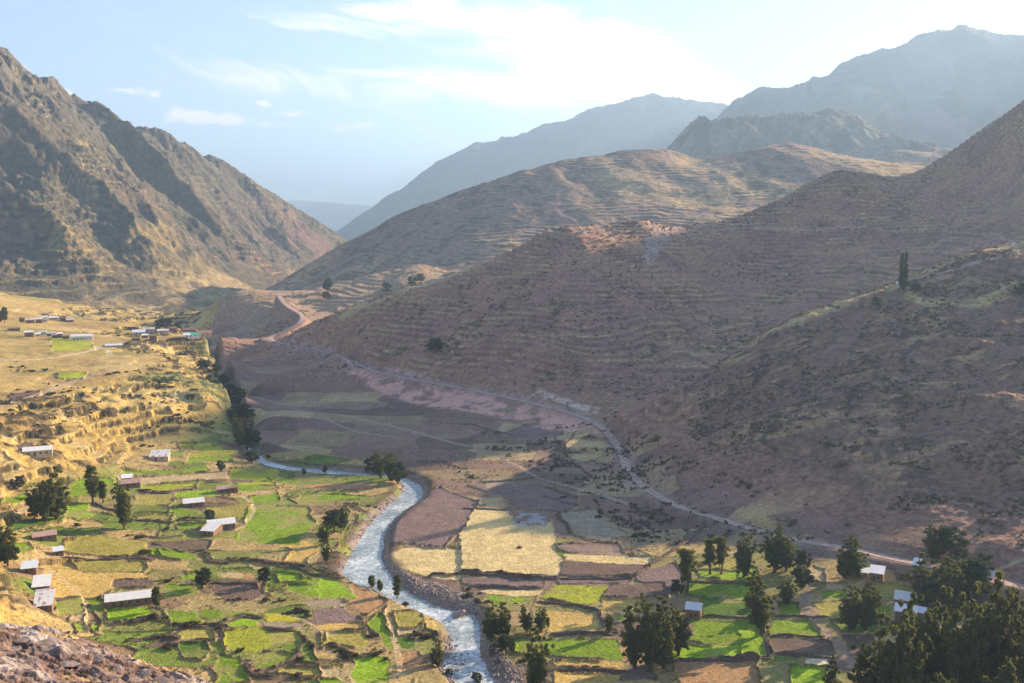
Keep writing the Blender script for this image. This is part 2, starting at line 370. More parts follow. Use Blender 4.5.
# left slope: golden grass with dark banks
gold = np.array([.56, .385, .13], np.float32)
cg = np.zeros_like(C) + gold
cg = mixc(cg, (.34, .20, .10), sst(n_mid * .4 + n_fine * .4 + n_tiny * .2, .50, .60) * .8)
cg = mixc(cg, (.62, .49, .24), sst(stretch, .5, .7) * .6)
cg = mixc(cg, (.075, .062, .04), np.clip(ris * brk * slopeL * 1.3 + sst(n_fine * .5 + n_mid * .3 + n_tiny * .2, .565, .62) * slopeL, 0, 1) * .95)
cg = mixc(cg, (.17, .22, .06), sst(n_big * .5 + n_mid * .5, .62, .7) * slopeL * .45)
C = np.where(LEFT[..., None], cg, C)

# ---- procedural patchwork of small fields
def patch(x, y, cx, cy, ang, s):
    ca, sa = math.cos(ang), math.sin(ang); a = (x * ca + y * sa) / cx; b = (-x * sa + y * ca) / cy
    a = a + (vnoise(a * .7, b * .7, s) - .5) * .5; b = b + (vnoise(a * .7 + 9, b * .7, s + 1) - .5) * .5
    i0 = np.floor(a).astype(int); j0 = np.floor(b).astype(int)
    f1 = np.full(x.shape, 9.); f2 = np.full(x.shape, 9.); idv = np.zeros(x.shape, np.int64)
    for di in (-1, 0, 1):
        for dj in (-1, 0, 1):
            i = i0 + di; j = j0 + dj; h = _T[s, j & 255, i & 255]; h2 = _T[(s + 3) % 8, j & 255, i & 255]
            d = np.maximum(np.abs(a - i - .25 - .5 * h) , np.abs(b - j - .25 - .5 * h2)) + .15 * np.hypot(a - i - .25 - .5 * h, b - j - .25 - .5 * h2)
            m = d < f1; f2 = np.where(m, f1, np.minimum(f2, d)); f1 = np.where(m, d, f1); idv = np.where(m, ((j & 255) * 256 + (i & 255)), idv)
    return idv, (f2 - f1) * min(cx, cy)
flat = (1 - np.clip(hillw, 0, 1)) * (1 - slopeL)
idA, eA = patch(X, Y, 26, 15, .12, 2)
hA = _T[5].ravel()[idA]; hB = _T[6].ravel()[idA]
PAL_L = np.array([(.50,.36,.16),(.40,.31,.14),(.16,.22,.045),(.19,.27,.05),(.30,.27,.10),(.24,.26,.08),(.17,.12,.09),(.46,.33,.15),(.13,.20,.035),(.27,.18,.11)], np.float32)
cA = PAL_L[(hA * 9.99).astype(int)]
idP, eP = patch(X, Y, 62, 30, .1, 4)
PAL_P = np.array([(.54,.38,.15),(.48,.33,.13),(.58,.43,.19),(.40,.26,.12),(.36,.29,.10),(.50,.35,.14)], np.float32)
cP = PAL_P[(_T[5].ravel()[idP] * 5.99).astype(int)]
idR, eR = patch(X, Y, 44, 22, -.25, 6)
PAL_R = np.array([(.25,.155,.13),(.31,.20,.155),(.42,.30,.19),(.20,.125,.105),(.46,.34,.19),(.27,.17,.14),(.34,.25,.15)], np.float32)
cR = PAL_R[(_T[7].ravel()[idR] * 6.99).astype(int)]
plat = sst(Zb, 30, 36) * LEFT
bank = LEFT & (Zb < 30)
cR = mixc(cR, soil * .95, sst(Zb, 13, 18) * .6)
nearR = ((~LEFT) & (Y < 430) & (Zb < 14)) * 1.0
PAL_N = np.array([(.46,.33,.15),(.20,.14,.12),(.30,.27,.10),(.40,.29,.14),(.22,.16,.13),(.16,.22,.045),(.34,.25,.15),(.26,.24,.09),(.25,.17,.14),(.44,.32,.17)], np.float32)
cR = lerp(cR, PAL_N[(hA * 9.99).astype(int)], nearR[..., None])
cflat = np.where(LEFT[..., None], lerp(cA, cP, plat[..., None]), cR)
e = np.where(LEFT, lerp(eA, eP, plat), np.where(nearR > 0, eA, eR))
wn = sst(fbm(X, Y, 22, 2, 3), .42, .58)
edge = (1 - sst(e, .25, 1.0)) * wn * np.where(LEFT, .8, .5)
cflat = mixc(cflat, (.07, .055, .04), edge * np.where(LEFT, 1 - plat * .75, .75))
cflat = cflat * (0.62 + .46 * n_fine[..., None] + .3 * n_tiny[..., None])
C = lerp(C, cflat, flat[..., None]); del cflat, cA, cP, cR, cg, b2c
Z += flat * edge * np.where(LEFT, .7, .5) * (1 - plat * .6)

# ---- fields read off the photograph: crop frames (ox, oy, scale)
FR = dict(A=(100,440,5.689), B=(0,430,6.827), C=(0,520,4.19), D=(160,540,4.78), E=(320,560,5.556), F=(460,480,3.363), G=(740,480,3.366), H=(420,380,3.012), I=(230,440,2.8125), J=(0,300,3.594), P=(0,0,1.0))
FC = dict(g=(.20,.31,.03), G=(.25,.41,.03), y=(.39,.42,.05), o=(.37,.32,.085), d=(.10,.19,.03), t=(.50,.38,.21), p=(.66,.51,.25), k=(.56,.385,.13), b=(.185,.125,.10), u=(.24,.165,.15), r=(.44,.26,.13), s=(.36,.29,.21), w=(.72,.62,.45), Y=(.45,.40,.04), m=(.36,.25,.22))
FIELDS = [
 ('P','p','383,553 400,549 440,546 466,550 470,578 445,579 420,573 392,566'),('P','t','426,500 445,505 438,530 410,545 392,545 396,528'),  # first patch: straw field, sunlit wedge put into its pale colour
 ('A','g','125,155 600,165 615,185 130,190'),('A','t','110,195 640,195 720,190 740,235 120,245'),('A','y','230,248 400,248 560,252 560,270 410,285 230,280'),
 ('A','o','210,310 410,305 420,350 380,372 215,360'),('A','G','430,300 660,285 690,320 440,335'),('A','y','500,70 700,65 790,80 740,100 495,95'),('A','g','495,97 740,102 760,128 490,125'),('A','g','400,60 470,60 480,100 400,95'),
 ('A','y','740,190 1000,165 1024,225 780,215'),('A','y','790,245 1000,240 1024,280 830,295'),('A','g','840,320 1024,305 1024,355 880,358'),('A','g','770,520 850,460 1000,420 1024,600 760,570'),('A','o','600,380 860,365 850,450 660,430'),
 ('A','g','390,385 560,400 570,415 400,430'),('A','g','455,475 610,470 560,515 450,510'),('A','o','200,430 430,430 410,465 205,460'),('A','g','290,610 420,625 560,683 290,665'),
 ('B','g','460,350 560,310 740,320 790,350 800,440 470,455'),('B','G','470,500 600,500 640,580 560,620 460,580'),('B','g','0,430 200,440 200,480 0,485'),('B','G','90,370 240,365 250,385 100,395'),
 ('B','d','20,610 200,600 460,620 300,650 40,660'),('B','t','70,520 230,515 240,560 100,560'),  # dark green patch paints the shadow of the big trees
 ('C','o','260,80 400,50 600,95 620,140 520,155 270,130'),('C','o','310,165 480,160 620,180 600,220 340,215'),('C','k','160,160 300,160 340,215 600,225 640,240 480,250 460,325 240,330 200,240'),
 ('C','b','480,250 645,240 645,275 460,288'),('C','g','220,335 350,330 352,400 225,395'),('C','g','365,330 430,325 425,390 368,392'),('C','G','430,370 630,362 640,400 540,420 440,425'),('C','G','305,440 350,435 355,475 310,470'),
 ('C','G','370,438 420,432 410,475 372,475'),('C','t','285,400 350,405 350,433 290,430'),('C','g','680,270 745,265 754,330 690,320'),('C','g','50,80 120,90 150,130 60,135'),('C','g','690,385 754,380 754,430 700,425'),
 ('D','g','0,40 150,70 170,100 80,95 0,75'),('D','b','240,215 470,210 500,260 430,290 330,300 270,265 235,235'),('D','r','390,155 450,165 450,190 395,185'),('D','t','290,150 390,155 390,185 290,180'),
 ('D','G','540,155 650,165 680,185 850,200 860,210 560,203'),('D','g','600,215 860,215 860,280 700,270 610,240'),('D','g','90,170 180,175 180,195 100,190'),('D','g','0,210 190,215 190,260 20,270'),
 ('D','g','30,345 170,340 220,410 60,400 30,375'),('D','g','200,335 460,345 460,360 330,385 200,370'),('D','G','335,395 400,380 480,385 470,410 335,410'),('D','y','305,425 470,415 660,440 690,480 560,500 450,545 310,520'),
 ('D','Y','490,350 560,350 690,380 640,398 530,390'),('D','s','500,385 640,402 690,400 650,425 500,420'),('D','d','90,495 215,490 230,540 200,570 110,560'),('D','o','80,430 250,425 260,480 100,485'),
 ('D','g','290,545 380,560 400,610 430,683 260,683 250,620'),('D','g','440,550 560,530 670,545 560,610 450,600'),('D','s','700,290 860,285 860,320 720,318'),('D','u','740,335 860,325 860,400 740,395'),
 ('D','k','740,405 860,405 860,435 750,435'),('D','o','760,440 860,437 860,510 750,500'),('D','o','600,610 860,600 860,655 720,650 560,645'),('D','k','530,0 700,0 760,40 700,110 590,110 640,60'),
 ('E','G','0,100 120,120 170,170 215,215 60,215 0,215'),('E','r','180,145 270,150 380,230 300,280 250,310 150,235 210,220'),('E','s','0,225 90,215 130,245 0,265'),('E','u','0,285 120,262 240,345 130,355 0,350'),
 ('E','k','0,360 250,350 265,380 0,392'),('E','o','30,400 260,400 260,500 60,480 0,500'),('E','g','265,350 340,290 400,420 400,500 370,510'),('E','o','410,290 560,275 590,330 570,380 430,385'),
 ('E','k','592,330 640,340 700,400 700,440 640,400 592,390'),('E','t','430,390 580,385 540,420 430,430'),('E','d','430,440 520,440 520,500 440,490'),('E','r','440,510 540,500 600,560 650,620 450,620'),
 ('E','G','150,530 370,540 380,683 190,683 190,600'),('E','t','0,590 100,600 170,683 0,652'),('E','g','0,655 110,655 130,700 0,700'),
 ('F','p','0,100 170,100 180,150 290,155 310,125 330,240 350,270 335,320 0,310'),('F','u','320,215 520,210 560,250 360,245'),('F','p','350,250 650,255 640,280 350,270'),('F','b','345,272 620,280 635,295 580,320 340,320'),
 ('F','u','0,322 290,330 270,360 20,350 0,345'),('F','u','320,325 590,325 560,345 330,350'),('F','u','592,310 730,275 745,340 730,385 590,340'),('F','b','510,350 690,345 700,400 480,395'),
 ('F','y','320,350 500,355 480,405 420,420 250,400 300,370'),('F','p','60,370 280,362 250,388 90,385'),('F','g','90,388 220,390 200,420 110,430'),('F','k','475,402 610,402 600,455 470,450'),('F','y','540,455 610,455 560,472 500,470'),
 ('F','k','290,440 465,455 460,510 300,515'),('F','g','180,540 530,530 540,600 430,605 180,580'),('F','k','310,607 540,610 540,630 320,630'),('F','k','310,645 540,650 520,700 310,700'),('F','s','330,110 470,95 560,180 500,210 400,190'),
 ('F','G','695,560 1009,545 1009,595 700,605'),('F','g','780,470 1009,480 1009,540 720,550 790,520'),('F','g','760,345 990,345 985,400 815,400 755,390'),('F','d','815,405 985,403 985,460 820,455'),('F','o','800,300 920,255 980,270 900,303'),
 ('F','G','800,305 1000,305 1009,340 810,330'),('F','r','710,615 1009,600 1009,700 740,700'),('F','t','0,55 140,60 150,85 0,85'),('F','u','20,20 240,10 400,60 380,100 200,100 150,60'),
 ('G','G','0,285 60,295 60,340 0,350'),('G','g','100,475 250,470 280,520 230,535 100,525'),('G','g','120,410 190,415 190,455 130,455'),('G','b','100,537 280,533 330,580 310,595 120,585'),('G','G','0,500 70,510 95,590 0,600'),
 ('G','G','165,620 290,625 300,700 180,700'),('G','w','215,600 300,598 300,620 215,620'),('G','g','270,370 350,370 350,398 280,400'),('G','o','250,415 345,402 345,470 260,470'),('G','g','430,415 510,430 510,470 430,470'),
 ('G','d','300,475 560,480 560,515 330,515'),('G','b','330,520 460,517 450,590 380,590'),('G','o','440,345 590,345 590,405 440,400'),('G','t','240,290 290,300 290,350 230,340'),('G','t','290,347 360,350 350,368 290,368'),
 ('H','u','0,345 60,320 120,352 118,388 60,505 0,505'),('H','t','430,180 580,180 600,195 440,212'),('H','t','440,225 570,205 500,252 450,240'),('H','u','320,130 430,150 430,165 330,180 230,175'),('H','u','330,340 480,380 420,400 330,395 260,370'),('H','s','190,300 330,290 200,330'),
 ('I','y','0,80 100,85 120,120 0,110'),('I','g','0,120 140,130 130,140 30,145'),('I','g','200,150 330,155 410,160 350,170 190,170'),('I','g','60,185 220,190 240,240 190,295 20,280'),('I','y','320,260 370,235 355,285 330,320 300,310'),
 ('I','u','440,250 500,170 620,150 700,170 650,260 600,305 500,290 430,300'),('I','r','200,125 400,118 400,140 260,145'),
 ('J','y','180,130 330,150 340,175 190,185'),('J','y','200,262 310,255 300,285 210,280'),('J','b','40,330 150,320 140,345 35,362'),('J','b','50,510 100,500 150,540 70,545'),
]
def unframe(fr, x, y): ox, oy, s = FR[fr]; return ox + x / s, oy + y / s
fieldpolys = []
DE = np.full(X.shape, 1e3); FIN = np.zeros(X.shape, bool)
Zf = Z.copy()
for k, (fr, code, pts) in enumerate(FIELDS):
    P = []
    for q in pts.split():
        a, b = q.split(','); h = hit(*unframe(fr, float(a), float(b)), Z=Zb)
        if h is not None: P.append(h)
    if len(P) < 3: continue
    P = np.array(P); fieldpolys.append((code, P)); w = window(P, 6)
    x = X[w] + (fbm(X[w], Y[w], 9, 3, 3, .6) - .5) * 4.0; y = Y[w] + (fbm(X[w] + 350, Y[w], 9, 3, 4, .6) - .5) * 4.5
    d, ins = poly_sdf(P, x, y)
    col = np.array(FC[code], np.float32)
    v = .72 + .56 * fbm(X[w], Y[w], 5, 4, k, .7)
    if code in 'bu':                                                   # ploughed furrows
        ang = .3 + .5 * rng.rand(); v = v * (.9 + .2 * (np.sin((X[w] * math.cos(ang) + Y[w] * math.sin(ang)) * 3.4) > 0))
    if code in 'gGdyo':                                                # crop rows and worn patches
        aa = 6.28 * _T[2, k % 256, 7]; v = v * (.96 + .08 * np.sin((X[w] * math.cos(aa) + Y[w] * math.sin(aa)) * 3.1)) * (.8 + .4 * fbm(X[w], Y[w], 18, 2, k + 1))
    cc = col * v[..., None]
    if code in 'gGyd': cc = mixc(cc, (.34, .29, .11), sst(fbm(X[w], Y[w], 13, 3, k + 2), .56, .74) * .7)
    a = sst(np.where(ins, d, -d), -.15, .25)
    C[w] = lerp(C[w], cc, a[..., None])
    Zc = H(P[:, 0].mean(), P[:, 1].mean(), Zb)
    flatz = Zc + .3 * (Zb[w] - Zc) + (n_fine[w] - .5) * .25
    Zf[w] = np.where(ins, flatz, Zf[w])
    FIN[w] |= ins
    de = DE[w]; dd = d + (3 if code in 'pw' else 0); DE[w] = np.where(ins, dd, np.minimum(de, dd))
lim = sst(DRIV, 1, 6)
Z = lerp(Z, lerp(Z, Zf, .8), lim)
# margins: dry grass strips, then dark stone and earth banks, backlit shade in their colour too
mg = (1 - sst(DE, .6, 2.2)) * (~FIN); C = mixc(C, (.42, .31, .16), mg * .55)
wl = sst(fbm(X, Y, 17, 3, 1), .40, .52)
bk = (1 - sst(DE + (n_tiny - .5) * .6, .12, .6)) * sst(fbm(X, Y, 21, 3, 1), .48, .58)
C = mixc(C, (.10, .07, .05), bk * .75); Z += bk * .75 * lim

# dark eroded banks, walls and ditches drawn as lines, with painted shade at wall feet
LINES = [('D','165,40 230,80 240,100 330,115 430,100 540,120 690,140 740,170 860,185',1.9,1.0),('A','220,412 420,415',1.0,.8),('A','200,455 410,470',1.0,.8),('A','460,455 590,445',1.6,1.2),('A','230,290 410,300',1.3,1.2),('A','190,540 340,560 470,545',1.2,.8),
 ('A','300,590 470,635',1.2,.6),('F','0,310 230,325 330,330 580,325 650,280 720,235 800,180 825,140',1.3,1.0),('F','30,350 180,362 270,360',1.0,.8),('F','310,520 530,515',1.2,1.0),('F','320,640 550,640',1.2,1.0),('F','300,405 470,440 480,490',1.2,.8),('F','700,610 1009,600',1.1,.9),('F','760,300 850,270 900,250',.9,.8),
 ('F','760,342 990,345',.7,.6),('F','820,460 985,462',.7,.6),('F','330,110 370,180 450,210 530,215',1.6,.3),('G','100,530 280,525',.9,.7),('G','0,605 110,600 100,560 70,500',.9,.8),('G','100,462 290,462',.7,.5),('G','300,478 560,478',.7,.6),
 ('H','190,205 260,240 340,290 450,325',1.0,.3),('H','180,310 340,295',1.3,.6),('H','110,580 360,598',1.5,.8),('H','440,60 480,140 430,215 520,290',1.0,.2),('C','250,130 520,155 620,160',.9,.8),('C','210,330 350,330 440,330',.9,.7),('C','440,440 640,410 690,420',1.8,1.0),('C','540,510 640,490 750,495',1.5,.9),
 ('D','320,385 400,360 480,370',1.4,1.0),('D','500,425 650,430 700,480 740,520',1.3,.9),('D','560,615 670,545 690,480',1.2,.9),('D','400,600 440,640 540,660 720,665',1.3,.9),('D','60,410 200,415 290,400 330,380',1.2,.8),('E','40,480 130,500 170,545 260,540 370,510',1.4,1.1),('E','520,440 540,415 650,410 660,440',1.6,1.2),('E','590,90 760,80 900,75 1000,80',1.4,.9),
 ('I','0,335 60,345 200,355 260,370 310,385',2.0,.9),('I','150,60 240,70 340,80 390,78',1.7,.5),('I','330,180 400,210 440,190 490,150',2.4,.6),('B','40,515 240,580 230,600',1.2,.8),('B','640,500 740,545 830,560',1.2,.8),('A','640,500 760,500',.8,.6),('H','60,130 160,135 280,170 430,155',1.1,.4),('H','0,245 70,245 140,270',1.6,.6)]
for fr, pts, wd, ht in LINES:
    P = [hit(*unframe(fr, *map(float, q.split(','))), Z=Zb) for q in pts.split()]; P = np.array([p for p in P if p is not None])
    if len(P) < 2: continue
    w = window(P, 6); x = X[w] + (vnoise(X[w] / 5, Y[w] / 5, 3) - .5) * 2; y = Y[w] + (vnoise(X[w] / 5 + 50, Y[w] / 5, 4) - .5) * 2
    d, _ = poly_sdf(P, x, y, False); a = 1 - sst(d, wd * .5, wd)
    a = a * sst(fbm(X[w], Y[w], 9, 2, 5), .2, .42)
    C[w] = mixc(C[w], (.085, .06, .048), a * .9); Z[w] += a * ht * .7

# footpaths and tracks worn into the ground
TRAILS = [('A','785,300 850,350 880,390 860,430 800,500 770,510',.9,(.60,.47,.28)),('A','640,310 785,300 1024,290',.8,(.55,.42,.24)),('C','110,90 170,150 260,230 320,300 355,340 360,470',.55,(.6,.46,.26)),('G','240,330 215,400 240,470 310,530 370,600 420,683',1.5,(.36,.26,.2)),('J','0,385 120,345 240,295 350,265 470,235',2.6,(.50,.37,.25)),
 ('J','0,215 180,212 290,190 380,165 400,200',2.4,(.62,.49,.30)),('J','350,170 420,160',3,(.62,.52,.36)),('H','180,205 260,240 340,290 450,322 560,350 650,380',1.4,(.42,.33,.24)),('E','360,280 390,360 400,430 440,510 430,683',.8,(.60,.44,.25)),('E','150,620 190,683',.5,(.5,.38,.22)),('D','640,370 700,380 790,470 860,430',.8,(.55,.4,.24)),
 ('P','262,420 330,412 400,428 470,446',1.6,(.40,.32,.24)),('P','232,388 262,398 300,410 345,430 400,438',1.3,(.38,.30,.22)),('P','600,231 640,228 720,227.5 800,228 900,229 960,231 1024,236 1100,240',1.2,(.48,.35,.28)),('P','665,232 655,248 648,262',4.5,(.42,.30,.27)),('P','1100,225 1024,250 985,262 930,278 905,284',1.4,(.5,.4,.28)),('P','992,572 1024,560 1060,552',1.2,(.5,.38,.25))]
for fr, pts, wd, colr in TRAILS:
    P = [hit(*unframe(fr, *map(float, q.split(','))), Z=Zb) for q in pts.split()]; P = np.array([p for p in P if p is not None])
    if len(P) < 2: continue
    P = smooth_line(P, 2); w = window(P, 9); x = X[w] + (vnoise(X[w] / 4, Y[w] / 4, 3) - .5) * .8; y = Y[w] + (vnoise(X[w] / 4 + 50, Y[w] / 4, 4) - .5) * .8
    d, _ = poly_sdf(P, x, y, False); C[w] = mixc(C[w], colr, (1 - sst(d, wd * .7, wd * 1.3)) * .85)

# pink scree under the hill road, red cut above the upper track, crests paled as if sunlit, ash grey marsh
def splash(pts, colr, amt, soft=4, nz=8):
    P = np.array([hit(*q, Z=Zb) for q in pts]); w = window(P, 12); d, ins = poly_sdf(P, X[w], Y[w]); a = sst(np.where(ins, d, -d), -soft, soft)
    a = a * sst(fbm(X[w], Y[w], nz, 3, 4), .25, .55); C[w] = mixc(C[w], colr, a * amt); return w, a
splash([(340,354),(400,379),(460,390),(530,404),(595,421),(603,436),(560,430),(500,417),(440,409),(385,394),(350,375)], (.72,.40,.34), 1.0, 3)
splash([(528,395),(560,402),(598,414),(600,408),(570,399),(540,390)], (.72,.54,.47), .9, 2, 5)
splash([(596,420),(612,424),(634,450),(640,482),(664,494),(650,500),(626,486),(612,450)], (.52,.36,.32), .8, 3)
splash([(268,338),(330,346),(380,366),(460,385),(528,396),(590,414),(590,420),(528,404),(460,392),(380,374),(320,356),(270,346)], (.58,.38,.34), .9, 2)
splash([(545,234),(600,229),(640,225),(720,225),(720,229),(660,233),(600,236),(555,240)], (.40,.27,.22), .6, 3)
splash([(648,228),(682,228),(664,250),(648,262),(638,258)], (.46,.35,.33), .7, 4)
splash([(520,512),(545,514),(545,526),(515,526),(512,520)], (.42,.42,.44), .9, 1.5, 3)
splash([(270,345),(300,340),(380,368),(340,372),(290,356)], (.38,.27,.25), .5, 3)
splash([(640,560),(560,545),(640,548),(650,555)], (.5,.4,.25), .3)
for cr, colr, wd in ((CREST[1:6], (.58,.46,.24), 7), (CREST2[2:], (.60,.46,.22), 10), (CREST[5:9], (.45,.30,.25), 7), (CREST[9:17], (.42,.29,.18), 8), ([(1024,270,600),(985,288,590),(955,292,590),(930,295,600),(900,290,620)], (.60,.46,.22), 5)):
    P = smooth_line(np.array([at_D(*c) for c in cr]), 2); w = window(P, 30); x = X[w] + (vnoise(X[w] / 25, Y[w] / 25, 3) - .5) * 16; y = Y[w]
    d, _ = poly_sdf(P, x, y, False); C[w] = mixc(C[w], colr, (1 - sst(d, wd * .3, wd * 1.5)) * sst(stretch[w], .32, .5) * .8)  # sunlit edge of the ridges put into the crest colour

# ---- river carving: bed, gravel bars, cut banks
nearr = DRIV < 40
bar = 1 - sst(DRIV - 4 * (fbm(X, Y, 12, 3, 2) - .5) * 2, 0.5, 5.0)
C = mixc(C, (.30, .235, .215), bar * .9 * (DRIV > -50))
bnk = sst(DRIV, 1.5, 4.0) * (1 - sst(DRIV, 5, 9)) * sst(fbm(X, Y, 20, 2, 6), .42, .55); C = mixc(C, (.11, .08, .06), bnk * .7)
t_ = sst(DRIV, -2.6, 5.5)
Z = np.where(DRIV < 7, lerp(ZRIV - .9 + (n_tiny - .5) * .3, Z, t_), Z)
C = np.where(((DRIV < -1.5)[..., None]), np.array([.20, .20, .19], np.float32) * (.8 + .4 * n_tiny[..., None]), C)
# gravel bar on the right bank by the mid bend
wG, aG = splash([(388,574),(402,588),(440,604),(462,609),(478,612),(482,600),(455,588),(420,578),(398,568)], (.36,.285,.26), .95, 2, 3)
Z[wG] += aG * ((fbm(X[wG], Y[wG], 1.6, 3, 3) - .5) * 1.6)
wG, aG = splash([(484,640),(486,666),(500,690),(530,690),(512,664),(498,645)], (.26,.21,.19), .95, 2, 3)
Z[wG] += aG * ((fbm(X[wG], Y[wG], 1.6, 3, 3) - .5) * 2.0)

# ---- the dirt road: cut into the ground
ROAD = [(279,296,None,1225),(286,306,None,1175),(308,317,None,1040),(288,330,None,1010),(267,338,32,0),(280,343,31.4,0),(322,350.5,30,0),(347,358.6,28,0),(370,370,26,0),(405,378,24.3,0),(457,387,22,0),(529,401.5,19,0),(593,419,16,0),(613,438,13,0),(623,456,11,0),(629,474,10,0),(653,493,9.5,0),(676,506,9.7,0),(717,518,10.2,0),(752,529,11,0),(787,538.5,12,0),(844,547.5,14,0),(880,555,15.2,0),(918,563.5,16.7,0),(970,575,18.5,0),(1024,587,20.5,0),(1150,609,26,0)]
rd = smooth_line(np.array([at_D(a, b, D) if z is None else at_z(a, b, z) for a, b, z, D in ROAD]), 3)
w = window(rd, 30); d, _, zz = poly_sdf(rd, X[w], Y[w], False, rd[:, 2])
hw = 2.5; cut = 1 - sst(d, hw + .4, hw + 7)
dz = zz - Z[w]
Z[w] = lerp(Z[w], zz - .35 * (1 - sst(d, hw, hw + .8)), cut)
C[w] = mixc(C[w], (.30, .215, .19), cut * .6)

ZF = Z
V = np.stack([X.ravel(), Y.ravel(), Z.ravel()], 1)
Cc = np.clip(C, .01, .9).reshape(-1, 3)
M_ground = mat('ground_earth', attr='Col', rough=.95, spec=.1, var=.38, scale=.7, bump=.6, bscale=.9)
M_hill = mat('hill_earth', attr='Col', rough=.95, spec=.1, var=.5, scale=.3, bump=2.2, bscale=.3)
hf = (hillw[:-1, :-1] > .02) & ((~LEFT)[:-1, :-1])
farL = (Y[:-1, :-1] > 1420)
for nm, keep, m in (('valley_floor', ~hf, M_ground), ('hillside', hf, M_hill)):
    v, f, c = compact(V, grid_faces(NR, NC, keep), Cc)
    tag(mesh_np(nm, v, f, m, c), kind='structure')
del V, Cc

# road ribbon
def ribbon(name, line, hw, m, lift=0.0, nx=5, kind='structure', left=None):
    P = np.array(line); T = np.gradient(P[:, :2], axis=0); T /= np.linalg.norm(T, axis=1)[:, None] + 1e-9; Nn = np.stack([-T[:, 1], T[:, 0]], 1)
    s = np.linspace(-1, 1, nx); v = []
    for k in range(len(P)):
        for q in s: v.append([P[k, 0] + Nn[k, 0] * hw * q, P[k, 1] + Nn[k, 1] * hw * q, P[k, 2] + lift - .05 * q * q])
    f = grid_faces(len(P), nx); return tag(mesh_np(name, np.array(v), f, m), kind=kind)
ribbon('dirt_road', rd, hw, mat('road_dirt', (.48, .33, .28), .95, .1, var=.35, scale=.35, bump=.1))

# river water
def water_mat():
    m = bpy.data.materials.new('river_water'); m.use_nodes = True; nt = m.node_tree; N = nt.nodes; L = nt.links; b = N['Principled BSDF']
    tc = N.new('ShaderNodeTexCoord')
    n = N.new('ShaderNodeTexNoise'); n.inputs['Scale'].default_value = .55; n.inputs['Detail'].default_value = 7; n.inputs['Roughness'].default_value = .72; n.inputs['Distortion'].default_value = .8
    L.new(tc.outputs['Object'], n.inputs['Vector'])
    r = N.new('ShaderNodeValToRGB'); r.color_ramp.elements[0].position = .40; r.color_ramp.elements[0].color = (.22, .28, .30, 1); r.color_ramp.elements[1].position = .68; r.color_ramp.elements[1].color = (.82, .85, .87, 1)
    e = r.color_ramp.elements.new(.54); e.color = (.46, .53, .56, 1)
    nb = N.new('ShaderNodeTexNoise'); nb.inputs['Scale'].default_value = .07; nb.inputs['Detail'].default_value = 4; L.new(tc.outputs['Object'], nb.inputs['Vector'])
    mm = N.new('ShaderNodeMath'); mm.operation = 'MULTIPLY_ADD'; L.new(nb.outputs[0], mm.inputs[0]); mm.inputs[1].default_value = .62; mm.inputs[2].default_value = -.31
    ma = N.new('ShaderNodeMath'); ma.operation = 'ADD'; L.new(n.outputs[0], ma.inputs[0]); L.new(mm.outputs[0], ma.inputs[1])
    L.new(ma.outputs[0], r.inputs[0]); L.new(r.outputs[0], b.inputs['Base Color']); b.inputs['Roughness'].default_value = .22; b.inputs['IOR'].default_value = 1.33
    n2 = N.new('ShaderNodeTexNoise'); n2.inputs['Scale'].default_value = 1.1; n2.inputs['Detail'].default_value = 6; n2.inputs['Roughness'].default_value = .65; L.new(tc.outputs['Object'], n2.inputs['Vector'])
    bp = N.new('ShaderNodeBump'); bp.inputs['Distance'].default_value = .16; L.new(n2.outputs[0], bp.inputs['Height']); L.new(bp.outputs[0], b.inputs['Normal'])
    return m
nw = min(len(rl), len(rr)); s = np.linspace(-.25, 1.25, 13); v = []
for k in range(nw):
    for q in s: p = rl[k] * (1 - q) + rr[k] * q; v.append([p[0], p[1], rl[k][2]])
v = np.array(v); 
tag(mesh_np('river', v, grid_faces(nw, 13), water_mat()), kind='structure')

# far ground sheet to the horizon
gx = seq([(-24000, -4000, 4000), (-4000, 4000, 400), (4000, 24000, 4000)]); gy = seq([(-8000, 0, 1000), (0, 4000, 200), (4000, 28000, 3000)])
GX, GY = np.meshgrid(gx, gy); GZ = -12 - 30 * (GY > 300) * 0 + 0 * GX
GZ = np.where((GY < 60), 20, GZ); GZ = np.where(GY > 2600, 0, GZ)
v = np.stack([GX.ravel(), GY.ravel(), GZ.ravel()], 1)
tag(mesh_np('ground', v, grid_faces(len(gy), len(gx)), mat('plain_earth', (.30, .23, .14), .95, .1, var=.3, scale=.004)), kind='structure')

# ==================================================================== MOUNTAINS
def layer(name, pts, crest, px0, px1, pst, ysegs, shape, colour, material, back=.45, c=40, bdir=(0, 1)):
    P = [at_D(*p) if len(p) == 3 else at_Dz(*p[:3]) for p in pts]
    cr = [at_D(*p) for p in crest]
    for p in cr:
        P.append(p)
        for k in (.12, .4): d = p[1] * k; P.append([p[0] + bdir[0] * d, p[1] + bdir[1] * d, p[2] - d * back])
    fn = RBF(P, c); U = (np.arange(px0, px1 + pst, pst) - CX) / F; Yv = seq(ysegs)
    Zl = interp_grid(fn, U, Yv, 4); Xl = U[None] * Yv[:, None]; Yl = np.repeat(Yv[:, None], len(U), 1)
    Zl, extra = shape(Xl, Yl, Zl); Cl = colour(Xl, Yl, Zl, extra)
    V = np.stack([Xl.ravel(), Yl.ravel(), Zl.ravel()], 1)
    tag(mesh_np(name, V, grid_faces(len(Yv), len(U)), material, np.clip(Cl, .01, .9).reshape(-1, 3)), kind='structure')
    return (U, Yv, Zl)
M_mt = mat('mountain_earth', attr='Col', rough=.95, spec=.1, var=.5, scale=.09, bump=7, bscale=.09)
M_far = mat('far_mountain_earth', attr='Col', rough=.95, spec=.05, var=.2, scale=.01, bump=25, bscale=.012)

